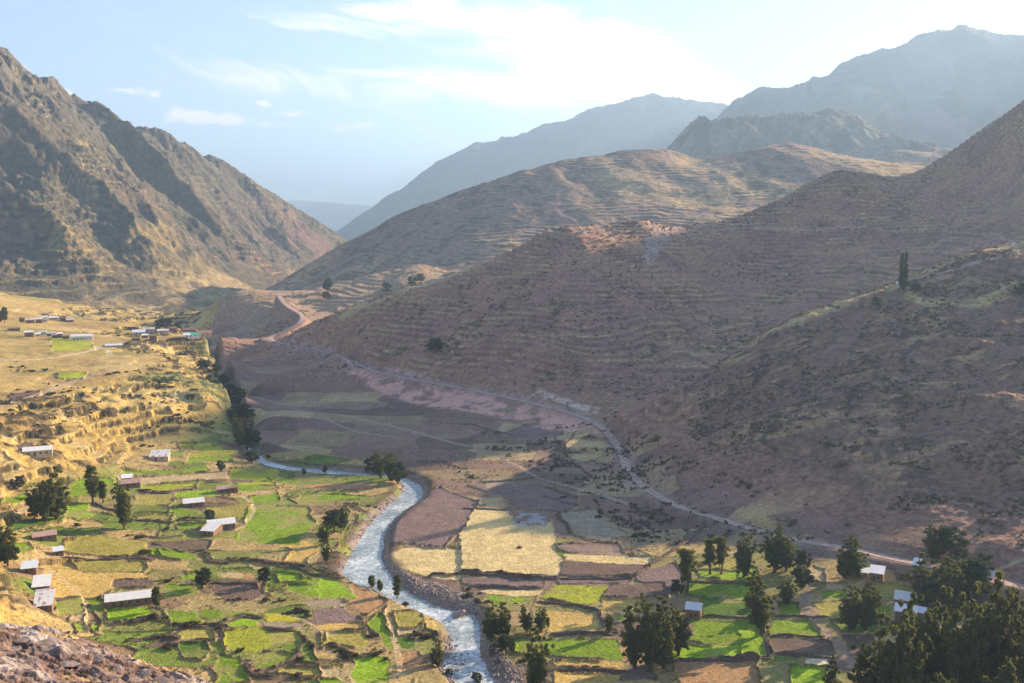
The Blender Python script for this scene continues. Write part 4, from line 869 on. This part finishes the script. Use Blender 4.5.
def scatter_line(fr, pts, n, size, kind, label, group, off=1.0):
    P = [hit(*unframe(fr, *map(float, q.split(','))), Z=Zb) for q in pts.split()]; P = [p for p in P if p is not None]
    for _ in range(n):
        k = random.randrange(len(P) - 1); t = random.random(); q = P[k] * (1 - t) + P[k + 1] * t; x = q[0] + random.gauss(0, off); y = q[1] + random.gauss(0, off)
        shrub((x, y, float(H(x, y)) - .15), size * random.uniform(.6, 1.3), kind, label, group)
LB, LG = 'brown scrubby bush on a field bank of the sunlit left bank', 'bushes on the left bank field banks'
for i, (fr, pts, n, s_) in enumerate([('D','165,40 230,80 240,100 330,115 430,100 540,120 690,140 740,170 860,185',14,1.0),('D','270,280 330,290 430,280',7,1.1),('D','480,290 600,290',6,1.2),('D','600,350 690,340',5,1.2),('D','70,400 250,420',7,1.1),('D','690,460 730,520',6,1.0),('C','440,440 640,410 690,420',9,1.2),('C','500,510 640,490 750,495',7,1.1),
  ('A','210,455 410,470',7,.8),('A','230,290 410,300',9,1.0),('A','450,290 610,275',6,.9),('A','530,165 640,175',4,.8),('A','460,455 590,445',6,1.0),('E','60,480 150,540 370,520',12,1.2),('E','520,430 660,430',6,1.2),('I','0,335 60,345 260,370 310,385',8,1.0),('I','330,180 440,190 490,150',8,1.2),('D','400,600 540,660 720,665',7,1.1),('B','40,515 240,580',6,1.0)]):
    scatter_line(fr, pts, n, s_, 'b' if i % 4 else 'd', LB, LG, .8)
for fr, pts, n, s_ in [('H','520,370 560,410 620,440',12,1.8),('H','500,340 640,380',6,1.3),('H','640,460 720,490',8,1.6),('H','750,480 850,430',5,1.2),('H','120,280 180,295',6,1.6),('H','330,240 430,290',8,1.5),('H','380,200 440,230',5,1.6)]:
    scatter_line(fr, pts, n, s_, 'd', 'dark bush in the shaded fields between the river and the hill road', 'bushes of the shaded fields', 2.0)
for fr, pts, n, s_ in [('F','0,400 60,380 110,430',9,1.3),('F','90,560 120,600 200,620',10,1.4),('F','470,500 530,515',4,1.0),('F','0,420 60,450',5,1.3)]:
    scatter_line(fr, pts, n, s_, 'b', 'brown bush on the right shore of the white water', 'bushes of the right river shore', 1.2)
for fr, pts, n, s_ in [('J','120,350 260,320',8,1.8),('J','370,270 500,255',9,1.8),('J','60,240 100,235',2,1.4),('J','10,415 130,440 260,435',8,1.6),('J','450,480 560,520',7,2.0),('J','560,300 760,340',8,2.2),('J','600,400 700,420',6,2.2),('J','20,240 100,238',2,2)]:
    scatter_line(fr, pts, n, s_, 'd', 'dark bush on the golden terraces below the village', 'bushes of the golden terraces', 1.6)
def scrub_cloud(name, pts, sizes, m, n=9, seed=5):
    rs = np.random.RandomState(seed); N_ = len(pts); P = np.repeat(pts, n, 0) + rs.normal(size=(N_ * n, 3)) * np.repeat(sizes, n)[:, None] * [.42, .42, .22] + np.repeat(sizes, n)[:, None] * [0, 0, .25]
    s = np.repeat(sizes, n)[:, None] * .5; a = rs.normal(size=P.shape); a /= np.linalg.norm(a, axis=1)[:, None]; b = np.cross(a, rs.normal(size=P.shape)); b /= np.linalg.norm(b, axis=1)[:, None] + 1e-9
    V = np.stack([P - a * s, P + b * s * .7, P + a * s, P - b * s * .7], 1).reshape(-1, 3)
    return tag(mesh_np(name, V, np.arange(len(V)).reshape(-1, 4), m, smooth=False), kind='stuff')
def rand_ground(n, x0, x1, y0, y1, mask):
    """random spots in a picture-independent polar patch"""
    u = rng.uniform((x0 - CX) / F, (x1 - CX) / F, n); y = np.sqrt(rng.uniform(y0 ** 2, y1 ** 2, n)); x = u * y
    z = H(x, y); k = mask(x, y, z); return np.stack([x[k], y[k], z[k] - .1], 1)
S1 = rand_ground(26000, 560, 1180, 330, 720, lambda x, y, z: (H(x, y, hillw * B2) > .4) & (fbm(x, y, 24, 3, 6) * .5 + fbm(x, y, 8, 2, 3) * .5 > .53))
scrub_cloud('hillside_scrub', S1, rng.uniform(.5, 1.5, len(S1)), M_brush, 7)
S2 = rand_ground(16000, -80, 245, 560, 1250, lambda x, y, z: (z > 9) & (z < 37) & (fbm(x, y, 26, 3, 6) * .5 + fbm(x, y, 8, 2, 3) * .5 > .55) & (H(x, y, LEFT.astype(float)) > .5) & (H(x, y, ris * slopeL) + .25 > rng.rand(len(x))))
scrub_cloud('terrace_scrub', S2, rng.uniform(.7, 2.0, len(S2)), M_brush, 8)
S3 = rand_ground(12000, 200, 980, 640, 1100, lambda x, y, z: (z > 20) & (H(x, y, hillw) > .5) & (fbm(x, y, 50, 3, 6) * .6 + fbm(x, y, 9, 2, 3) * .4 > .55))
scrub_cloud('hill_scrub', S3, rng.uniform(.7, 1.9, len(S3)), M_brush, 7)
S6 = rand_ground(9000, 430, 860, 400, 640, lambda x, y, z: (z > 5) & (z < 22) & (H(x, y, hillw) < .9) & (H(x, y, FIN.astype(float)) < .3) & (x > -20) & (fbm(x, y, 20, 3, 2) * .6 + fbm(x, y * 1.6, 7, 2, 5) * .4 > .55) & (x + (y - 480) * .3 > 20))
scrub_cloud('roadside_scrub', S6, rng.uniform(.6, 1.8, len(S6)), M_brush, 8)
S4 = rand_ground(9000, -40, 800, 290, 600, lambda x, y, z: (H(x, y, flat) > .6) & (H(x, y, FIN.astype(float)) < .3) & (H(x, y, DRIV) > 3) & (fbm(x, y, 14, 3, 6) > .50))
scrub_cloud('field_edge_brush', S4, rng.uniform(.35, 1.0, len(S4)), leafmat('dry_grass_tufts', (.20, .16, .075), .3), 7)
S5 = rand_ground(60000, -60, 520, 290, 620, lambda x, y, z: (H(x, y, FIN.astype(float)) < .2) & (H(x, y, DRIV) > 3) & (x < 20))
scrub_cloud('dry_grass', S5, rng.uniform(.2, .5, len(S5)), leafmat('straw_grass', (.44, .34, .15), .3), 4)

# ==================================================================== FIELD WALLS
M_wall = mat('wall_rubble', (.15, .11, .09), .95, .1, var=.5, scale=1.6, bump=.2, bscale=3)
WALLS = [('A','200,457 410,472','low dark wall above the tan yard left of the L-shaped farm'),('A','462,462 590,452','thick earth wall left of the small tree behind the L-shaped farm'),('A','232,298 408,305','dark wall right of the pink and white roofed house'),('A','640,506 770,506','short wall behind the L-shaped white roof'),
 ('A','590,244 690,240','short dark wall at the right end of the tan field'),('B','640,506 740,550 830,566','low wall under the field with the two slim trees'),('C','250,152 520,162 640,165','long low wall along the foot of the shaded green field'),('C','214,334 330,332','wall between the gold pasture and the two small green plots'),
 ('C','446,446 640,414','brush topped bank below the long white roofed barn'),('C','544,516 640,496 750,500','lower bank under the olive field below the barn'),('D','326,388 400,366 480,374','curved bank above the bright green field'),('D','502,430 650,434','bank below the yellow flowering plot'),('D','562,618 668,550','diagonal bank at the lower right of the bright green field'),
 ('D','402,606 440,645 540,665','winding bank under the bright green field'),('D','62,404 210,420','bank under the left lower green plots'),('D','240,206 468,212','top wall of the brown ploughed plot'),('F','0,314 230,329 330,334','left part of the long wall under the pale sunlit field'),('F','335,334 580,330','middle part of the long wall under the pale sunlit field'),
 ('F','586,326 650,284 720,239 800,184 825,144','wall climbing diagonally from the pale field to the dirt road'),('F','30,354 180,365 268,362','wall under the brown strip right of the river'),('F','310,522 530,518','wall between the gold plot and the long green plot'),('F','318,643 550,643','wall at the bottom between two gold strips'),('F','255,408 440,432 470,442','wall under the yellow green plot right of the river'),('F','474,448 484,500','short wall running down beside the gold plot'),
 ('F','700,613 1009,603','long wall under the bright striped green field'),('F','760,345 990,348','wall above the dark green fields'),('F','820,462 985,464','wall below the dark green fields by the blue roof'),('F','800,296 850,272 905,252','wall leading up to the two thin trees'),('G','104,530 285,526','wall above the brown plot beside the footpath'),('G','102,464 290,464','wall through the middle of the shaded plots'),
 ('G','300,480 560,482','wall in front of the stacked double roofs'),('G','0,602 98,596 90,545','corner wall right of the striped green field'),('G','118,590 320,598','wall under the brown plot beside the footpath'),('E','592,86 760,76 900,72 1000,76','wall along the top of the brown terrace right of the river'),('H','120,386 272,390','fence-like wall at the top of the pale sunlit field'),('H','184,312 340,298','pale track-side wall above the shaded purple field')]
for i, (fr, pts, lb) in enumerate(WALLS):
    P = [hit(*unframe(fr, *map(float, q.split(','))), Z=Zb) for q in pts.split()]; P = np.array([p for p in P if p is not None])
    L_ = np.concatenate([[0], np.cumsum(np.hypot(*np.diff(P[:, :2], axis=0).T))]); n = max(int(L_[-1] / .7), 4); s = np.linspace(0, L_[-1], n)
    x = np.interp(s, L_, P[:, 0]) + (fbm(s, s * 0 + i, 7, 3, 1) - .5) * 2.2; y = np.interp(s, L_, P[:, 1]) + (fbm(s, s * 0 + i, 7, 3, 2) - .5) * 2.2; z = H(x, y)
    tx, ty = np.gradient(x), np.gradient(y); l_ = np.hypot(tx, ty); nx_, ny_ = -ty / l_, tx / l_; rows = []
    hgt = .30 + .6 * fbm(s, s * 0 + i, 3, 3, 3); end = np.minimum(1, np.minimum(s, s[-1] - s) / 2 + .1); hgt = hgt * end
    for q, hh in ((-.62, -.5), (-.46, .62), (-.2, 1.0), (.2, .96), (.46, .6), (.62, -.5)):
        j = rng.normal(size=n) * .07; zz_ = H(x + nx_ * q, y + ny_ * q); rows.append(np.stack([x + nx_ * (q + j), y + ny_ * (q + j), zz_ + (hgt * hh if hh > 0 else -.5) + rng.normal(size=n) * .06], 1))
    V = np.stack(rows, 1).reshape(-1, 3)
    tag(mesh_np('field_wall', V, grid_faces(n, 6), M_wall, smooth=False), lb, 'wall', None, 'thing')

# ==================================================================== ROCKS
M_stone = mat('river_stone', (.30, .24, .22), .8, .3, var=.4, scale=1.2, bump=.15, bscale=2.5)
def rock_mesh(seed, flat_=.6, sub_=3):
    bm = bmesh.new(); bmesh.ops.create_icosphere(bm, subdivisions=sub_, radius=1); rs = np.random.RandomState(seed); ns = [(Vector(rs.normal(size=3)).normalized(), rs.uniform(.55, .9)) for _ in range(11)]
    for v in bm.verts:
        d = v.co.normalized(); r = 1.0
        for nn_, k in ns:
            t = d.dot(nn_)
            if t > 0: r = min(r, k / t)
        v.co = d * r * (1 + .05 * math.sin(d.x * 9 + seed) * math.sin(d.y * 8)); v.co.z *= flat_
    return bm_mesh('boulder', bm, M_stone, smooth=False)
RK = [rock_mesh(i, f_) for i, f_ in enumerate((.6, .7, .5, .65, .55))]
def boulder(x, y, s_, label, group=None, z=None, name='boulder'):
    o = bpy.data.objects.new(name, RK[random.randrange(5)]); COL.objects.link(o); zz_ = float(H(x, y)) if z is None else z
    o.location = (x, y, zz_ + .1 * s_); o.scale = (s_ * random.uniform(.8, 1.3), s_ * random.uniform(.8, 1.2), s_ * random.uniform(.8, 1.1)); o.rotation_euler = (random.gauss(0, .15), random.gauss(0, .15), random.random() * 6.28); return tag(o, label, 'boulder', group)
p = at_z(458.5, 616, 0); b = boulder(p[0], p[1], 2.9, 'large brown rock island in the white water at the end of the gravel bar', z=.5)
for i, (px, py, s_) in enumerate([(450,622,.7),(454,628,.6),(457,646,.7),(461,655,.9),(455,660,.6),(458,664,1.0),(463,664,.8),(449,664,.6),(457,670,.9),(465,660,.5),(470,672,.5),(480,676,.6),(474,636,.5),(468,654,.5),(486,674,.6),(478,664,.45),(466,646,.4),(437,613,.5),(431,607,.6),(426,604,.4),(352,568,.5),(357,572,.4),(361,566,.45),(472,629,.4),(440,660,.5)]):
    p = at_z(px, py, 0); boulder(p[0], p[1], s_, 'dark wet rock standing in the white water of the river', 'rocks in the river', z=0)
edge_pts = [(452,640,.8),(455,650,.9),(450,655,1.0),(446,662,.7),(444,668,.9),(441,672,.8),(448,630,.8),(446,625,.7),(486,650,.9),(484,660,1.0),(489,668,.9),(495,676,1.1),(500,683,1.1),(483,640,.8),(481,630,.8),(506,676,1.0),(512,684,1.1),(498,662,.9)]
for px, py, s_ in edge_pts:
    p = hit(px, py)
    if p is not None: boulder(p[0], p[1], s_, 'boulder piled along the edge of the lower river', 'boulders along the river edge')
# loose gravel
rs = np.random.RandomState(3); gb = bmesh.new(); Vv, Ff = [], []; base = [v.co.copy() for v in RK[0].vertices]
ico = bmesh.new(); bmesh.ops.create_icosphere(ico, subdivisions=1, radius=1); iv = np.array([v.co[:] for v in ico.verts]); ifc = np.array([[v.index for v in f.verts] for f in ico.faces]); ico.free(); gb.free()
cnt = 0
def stones(cs, smx):
    global cnt
    for (x, y), zz_ in zip(cs, H(cs[:, 0], cs[:, 1])):
        sc = smx * rs.uniform(.3, 1) ** 1.8 + .1; Vv.append(iv * (sc * rs.uniform(.7, 1.2, 3)) * (1 + rs.normal(size=(len(iv), 1)) * .15) + [x, y, max(zz_, -.2)]); Ff.append(ifc + cnt); cnt += len(iv)
_rp = riv[(riv[:, 1] < 575)]; _k = rs.randint(0, len(_rp) - 1, 9000); _t = rs.rand(9000)[:, None]; _c = _rp[_k, :2] * (1 - _t) + _rp[_k + 1, :2] * _t + rs.normal(size=(9000, 2)) * 2.2
_d = H(_c[:, 0], _c[:, 1], DRIV); stones(_c[(_d > -2.4) & (_d < 2.4) & (fbm(_c[:, 0], _c[:, 1], 12, 2, 1) > .42)][:3200], .55)
for poly, n, smx in (([(390,576),(402,588),(442,606),(462,611),(478,611),(480,600),(455,590),(420,580),(398,570)], 1500, .5), ([(486,642),(488,666),(502,692),(528,690),(512,664),(498,645)], 700, .6), ([(352,556),(345,566),(352,572),(366,560),(362,550)], 160, .4)):
    Q = np.array([hit(*q, Z=Zb) for q in poly]); lo, hi = Q[:, :2].min(0), Q[:, :2].max(0); c_ = rs.uniform(lo, hi, (n * 3, 2)); _, ins = poly_sdf(Q, c_[:, 0], c_[:, 1]); c_ = c_[ins][:n]
    z_ = H(c_[:, 0], c_[:, 1])
    for (x, y), zz_ in zip(c_, z_):
        sc = smx * rs.uniform(.3, 1) ** 1.6 + .08; Vv.append(iv * (sc * rs.uniform(.7, 1.2, 3)) * (1 + rs.normal(size=(len(iv), 1)) * .15) + [x, y, zz_]); Ff.append(ifc + cnt); cnt += len(iv)
tag(mesh_np('gravel', np.concatenate(Vv), np.concatenate(Ff), M_stone, smooth=False), kind='stuff')

# ==================================================================== BUILDINGS
def roofmat(name, base, rough=.35, metal=.0, rust=.0, rib=True):
    m = mat(name, base, rough, .5, metal, var=.12, scale=.6); nt = m.node_tree; N = nt.nodes; L = nt.links; b = N['Principled BSDF']
    tc = N.new('ShaderNodeTexCoord')
    if rust > 0:
        n = N.new('ShaderNodeTexNoise'); n.inputs['Scale'].default_value = .5; n.inputs['Detail'].default_value = 5; L.new(tc.outputs['Object'], n.inputs['Vector'])
        r = N.new('ShaderNodeMapRange'); r.inputs[1].default_value = .62 - rust * .3; r.inputs[2].default_value = .72 - rust * .3; L.new(n.outputs[0], r.inputs[0])
        mx = N.new('ShaderNodeMixRGB'); src = b.inputs['Base Color'].links[0].from_socket; L.new(r.outputs[0], mx.inputs[0]); L.new(src, mx.inputs[1]); mx.inputs[2].default_value = (.38, .19, .13, 1); L.new(mx.outputs[0], b.inputs['Base Color'])
    if rib:
        w_ = N.new('ShaderNodeTexWave'); w_.bands_direction = 'X'; w_.inputs['Scale'].default_value = 1.6; L.new(tc.outputs['Object'], w_.inputs['Vector'])
        bp = N.new('ShaderNodeBump'); bp.inputs['Distance'].default_value = .04; L.new(w_.outputs[0], bp.inputs['Height']); L.new(bp.outputs[0], b.inputs['Normal'])
    return m
RM = dict(w=roofmat('zinc_roof', (.86, .87, .88)), v=roofmat('old_zinc_roof', (.76, .77, .78), rust=.35), p=roofmat('faded_red_roof', (.52, .33, .29), .6, rust=.2), r=roofmat('tile_roof', (.40, .20, .15), .8), g=roofmat('green_roof', (.05, .42, .30), .5), h=mat('thatch_roof', (.26, .19, .12), .95, .1, var=.4, scale=3, bump=.15), b=roofmat('blue_grey_roof', (.72, .80, .88)), n=roofmat('pale_green_roof', (.48, .62, .56), .5))
WM = dict(a=mat('adobe_wall', (.25, .155, .115), .95, .1, var=.25, scale=1.5, bump=.05), w=mat('whitewashed_wall', (.72, .70, .66), .9, .2, var=.12, scale=1), c=mat('cream_wall', (.50, .42, .33), .9, .15, var=.15, scale=1))
M_door = mat('door_wood', (.10, .065, .05), .8, .2, var=.3, scale=3); M_pane = mat('window_glass', (.04, .05, .06), .2, .5)
def box(bm, x0, x1, y0, y1, z0, z1):
    v = [bm.verts.new((x, y, z)) for z in (z0, z1) for y in (y0, y1) for x in (x0, x1)]
    for f in ((0, 2, 3, 1), (4, 5, 7, 6), (0, 1, 5, 4), (1, 3, 7, 5), (3, 2, 6, 7), (2, 0, 4, 6)): bm.faces.new([v[i] for i in f])
def child(name, me, parent, loc=(0, 0, 0)):
    o = bpy.data.objects.new(name, me); COL.objects.link(o); o.parent = parent; o.location = loc; return o
def house(px, py, wpx, dep, wh, rh, style, rm, wm, rot, label, cat='house', name='house', doors=1, wins=1, group=None, roof_label=None, P=None):
    p = hit(px, py) if P is None else P
    W = wpx * p[1] / F; yaw = math.atan2(-p[0], p[1]) + R(rot); ca, sa = math.cos(yaw), math.sin(yaw)
    c = np.array([p[0] - sa * dep / 2, p[1] + ca * dep / 2])
    t = empty(name, (c[0], c[1], float(H(c[0], c[1]))), yaw); tag(t, label, cat, group); hw_, hd = W / 2, dep / 2; o_ = .35
    bm = bmesh.new()
    if style == 'gable':
        prof = [(-hd, -1.5), (hd, -1.5), (hd, wh), (0, wh + rh), (-hd, wh)]
    else:
        prof = [(-hd, -1.5), (hd, -1.5), (hd, wh + rh), (-hd, wh)]
    A = [bm.verts.new((-hw_, y, z)) for y, z in prof]; B = [bm.verts.new((hw_, y, z)) for y, z in prof]; n = len(prof)
    bm.faces.new(A[::-1]); bm.faces.new(B)
    for i in range(n): bm.faces.new((A[i], A[(i + 1) % n], B[(i + 1) % n], B[i]))
    bmesh.ops.recalc_face_normals(bm, faces=bm.faces[:]); child('wall', bm_mesh('wall', bm, WM[wm], False), t)
    bm = bmesh.new(); th = .10
    if style == 'gable':
        sl = rh / hd; e = wh - o_ * sl; line = [(-hd - o_, e + .02), (0, wh + rh + .02), (hd + o_, e + .02)]
    else:
        sl = rh / (2 * hd); line = [(-hd - o_, wh - o_ * sl + .02), (hd + o_, wh + rh + o_ * sl + .02)]
    lo_ = [[bm.verts.new((x, y, z)) for y, z in line] for x in (-hw_ - o_, hw_ + o_)]; up = [[bm.verts.new((x, y, z + th)) for y, z in line] for x in (-hw_ - o_, hw_ + o_)]
    k = len(line)
    for i in range(k - 1): bm.faces.new((lo_[0][i], lo_[0][i + 1], lo_[1][i + 1], lo_[1][i])); bm.faces.new((up[0][i], up[1][i], up[1][i + 1], up[0][i + 1]))
    for s in (0, 1):
        for i in range(k - 1): bm.faces.new((lo_[s][i], up[s][i], up[s][i + 1], lo_[s][i + 1]))
    for i in (0, k - 1): bm.faces.new((lo_[0][i], lo_[1][i], up[1][i], up[0][i]))
    bmesh.ops.recalc_face_normals(bm, faces=bm.faces[:]); r = child('roof', bm_mesh('roof', bm, RM[rm], False), t)
    slots = np.linspace(-hw_, hw_, doors + wins + 2)[1:-1]
    for i, x in enumerate(slots):
        bm = bmesh.new()
        if i < doors: box(bm, x - .45, x + .45, -hd - .05, -hd + .05, -.1, min(1.9, wh - .2)); child('door', bm_mesh('door', bm, M_door, False), t)
        else:
            box(bm, x - .5, x + .5, -hd - .04, -hd + .05, .9, min(1.8, wh - .3)); wf_ = child('window', bm_mesh('window', bm, M_door, False), t)
            bm = bmesh.new(); box(bm, x - .4, x + .4, -hd - .06, -hd - .045, 1.0, min(1.7, wh - .4)); child('pane', bm_mesh('pane', bm, M_pane, False), wf_)
    return t
Hs = [
 (130,606,47,6.5,2.6,1.6,'gable','w','a',-2,'long low barn with a white zinc roof on the left bank','barn','barn',2,3),
 (29,574,14,5.5,2.3,1.0,'shed','b','a',-6,'small hut with a pale blue-white roof at the far left'),
 (41,592,16,6.5,2.4,2.0,'shed','w','a',-8,'upper of the two stepped white roofed sheds on the left slope','shed','shed'),
 (43,610,17,8,2.4,2.8,'shed','v','a',-8,'lower of the two stepped sheds on the left slope, roof stained orange','shed','shed'),
 (59,556,9,3.5,2.0,.7,'shed','b','a',5,'tiny grey roofed shed above the gold pasture','shed','shed'),
 (45,541,22,5,2.3,1.3,'gable','p','a',3,'house with a faded pink roof left of the shaded green field'),
 (38,459,27,7,2.8,1.4,'gable','w','c',-3,'lone long white roofed barn on the golden slope','barn','barn',2,2),
 (159,461,18,7.5,2.4,2.2,'shed','v','c',-10,'white and rust roofed shed under the golden terraces','shed','shed'),
 (131,488,18,5,2.4,1.5,'gable','p','a',2,'pink roofed house with a white shed behind it'),
 (127,483,10,4,2.6,1.0,'shed','w','a',0,'little white shed behind the pink roofed house','shed','shed'),
 (194,507,20,5.5,2.3,1.5,'gable','w','a',4,'white roofed house above the L-shaped farm'),
 (224,493,13,5,2.2,1.2,'gable','p','a',3,'small pink roofed house near the river bend'),
 (234,493,8,4,2.4,.3,'shed','h','a',3,'roofless looking adobe hut joined to the small pink roofed house','hut','hut'),
 (222,530,27,5.5,2.4,1.8,'gable','w','a',8,'long wing of the L-shaped white roofed farm'),
 (207,536,14,9,2.4,1.6,'shed','w','a',-28,'front wing of the L-shaped white roofed farm'),
 (693,619,15,5.5,3.4,1.5,'gable','b','a',-6,'brown adobe house with a pale blue roof between the dark green fields'),
 (876,582,13,5,3.0,1.2,'shed','b','a',-6,'adobe house with a pale roof beside the dark tree pair'),
 (861,577,13,3.5,1.6,.6,'shed','b','a',-6,'low lean-to with a thin pale roof left of the adobe house','shed','shed'),
 (904,581,15,4.5,2.4,1.7,'gable','h','a',-4,'thatched hut below the dirt road at right','hut','hut'),
 (915,576,6,4,2.6,1.2,'shed','w','a',-12,'narrow white roofed shed right of the thatched hut','shed','shed'),
 (905,606,20,3.0,2.2,1.7,'shed','w','a',-3,'rear house of the stacked double roofs','house','house'),
 (905,622,20,3.0,3.6,1.3,'shed','w','a',-3,'front house of the stacked double roofs, two storeys tall'),
 (919,621,11,3.5,3.0,.6,'shed','b','a',-3,'small annex with a pale roof right of the double roofs','annex','annex',1,0),
 (983,580,18,5,1.8,1.7,'gable','w','a',-18,'house with a rounded white roof at the foot of the rocky hill'),
 (964,589,9,4,1.8,1.0,'shed','w','a',-14,'left of the two small white roofs by the right grove','shed','shed',1,0),
 (971,587,8,4,2.0,1.4,'shed','w','a',-50,'tilted white roof right beside the small white one by the right grove','shed','shed',1,0),
 (900,287,6,3,1.6,.7,'shed','w','w',0,'tiny white hut beside the poplars high on the hill','hut','hut',1,0),
 (22,322,5,4,3.6,.8,'shed','h','a',0,'narrow brown hut at the left end of the upper village row','hut','hut',1,0),
 (30,323,8,5,3.2,1.2,'gable','v','a',0,'brown house second in the upper village row'),
 (39,323,6,5,4.0,1.2,'gable','w','a',0,'tall brown house third in the upper village row'),
 (45,322,5,5,5.0,.8,'shed','w','w',0,'bright white two storey house in the upper village row'),
 (54,320,9,5,2.6,1.2,'gable','w','c',0,'white roofed house right of the bright white one'),
 (63,321,6,5,3.0,2.0,'gable','h','a',0,'dark gabled house at the right of the upper village row'),
 (70,322,7,5,2.0,1.5,'gable','v','a',-8,'low house ending the upper village row at right'),
 (14,331,11,4,1.9,.8,'gable','h','a',0,'low brown shed between the two village rows at left','shed','shed',2,0),
 (29,337,8,5,4.4,1.0,'shed','w','a',0,'square brown house with a white roof at the left of the lower village row'),
 (38,336,5,4,2.4,.9,'shed','w','w',0,'small white walled house in the lower village row','house','house',1,0),
 (43,335,8,5,2.8,1.0,'gable','n','c',0,'pale green roofed house in the lower village row'),
 (51,336,8,5,2.6,1.2,'gable','n','a',0,'second, darker walled green roofed house in the lower village row'),
 (55,338,6,4,2.4,.8,'shed','p','a',0,'reddish house in front of the green roofed ones','house','house',1,0),
 (60,338,5,4,4.0,.8,'shed','w','a',0,'tall narrow brown house in the lower village row','house','house',1,1),
 (66,339,6,4,2.8,.8,'shed','h','a',0,'brown flat roofed house left of the long white building','house','house',1,1),
 (82,340,20,6,3.4,1.6,'gable','w','w',-2,'long white school-like building at the right of the lower village row','building','long_building',2,4),
 (114,347,16,5,1.2,.9,'shed','b','c',0,'low pale shelter beside the track in front of the village','shelter','shelter',1,0),
 (139,335,12,7,2.6,1.8,'shed','b','c',0,'wide blue-white roof at the left of the village centre'),
 (149,334,11,6,3.2,1.4,'gable','v','c',3,'pale rusty roofed house in the village centre'),
 (153,341,7,5,4.2,.8,'shed','h','a',0,'square brown house in front of the village centre'),
 (145,338,6,5,2.6,.8,'shed','w','a',0,'small white roofed house left of the square brown one','house','house',1,0),
 (136,341,8,5,2.2,.8,'shed','h','a',0,'low brown house at the foot of the village centre'),
 (163,335,11,6,2.8,1.2,'gable','w','c',0,'white roofed house at the right of the village, above the cliff'),
 (173,332,7,5,3.4,1.2,'gable','r','a',0,'red brown house behind the cliff edge of the village'),
 (193,341,13,7,2.2,2.0,'shed','g','w',0,'shed with a turquoise green roof down in the gorge','shed','shed'),
 (187,338,6,5,2.2,1.4,'shed','w','w',0,'small white hut left of the turquoise roof in the gorge','hut','hut',1,0),
 (205,336,14,7,3.0,2.2,'gable','r','c',6,'long red tiled house in the gorge'),
 (190,333,12,7,2.6,2.0,'gable','r','a',-8,'brown tiled house behind the turquoise roof in the gorge'),
]
for h in Hs:
    a = list(h) + ['house', 'house', 1, 1][len(h) - 11:] if len(h) < 15 else list(h)
    house(*a[:11], cat=a[11], name=a[12], doors=a[13], wins=a[14])
# ledge slabs
for i, (px, py, s_) in enumerate([(22,640,.22),(48,646,.3),(70,664,.34),(96,660,.26),(118,672,.26),(140,676,.3),(160,681,.24),(30,662,.2),(12,650,.22),(175,683,.2),(84,672,.18),(55,672,.2)]):
    d = ray(px, py)
    Uf, Yf, Zg = FGL; yy = np.linspace(8, 40, 600); xx = d[0] / d[1] * yy; zz_ = HZ + d[2] / d[1] * yy
    hh = bilin(Zg, np.interp(yy, Yf, np.arange(len(Yf))), np.interp(xx / yy, Uf, np.arange(len(Uf)))); k = np.where(zz_ < hh)[0]
    if len(k) == 0: continue
    k = k[0]; o = boulder(xx[k], yy[k], s_, 'pale angular slab lying on the rocky ledge in the foreground', 'slabs on the ledge', z=hh[k] - .02, name='rock_slab'); o.scale[2] *= .3
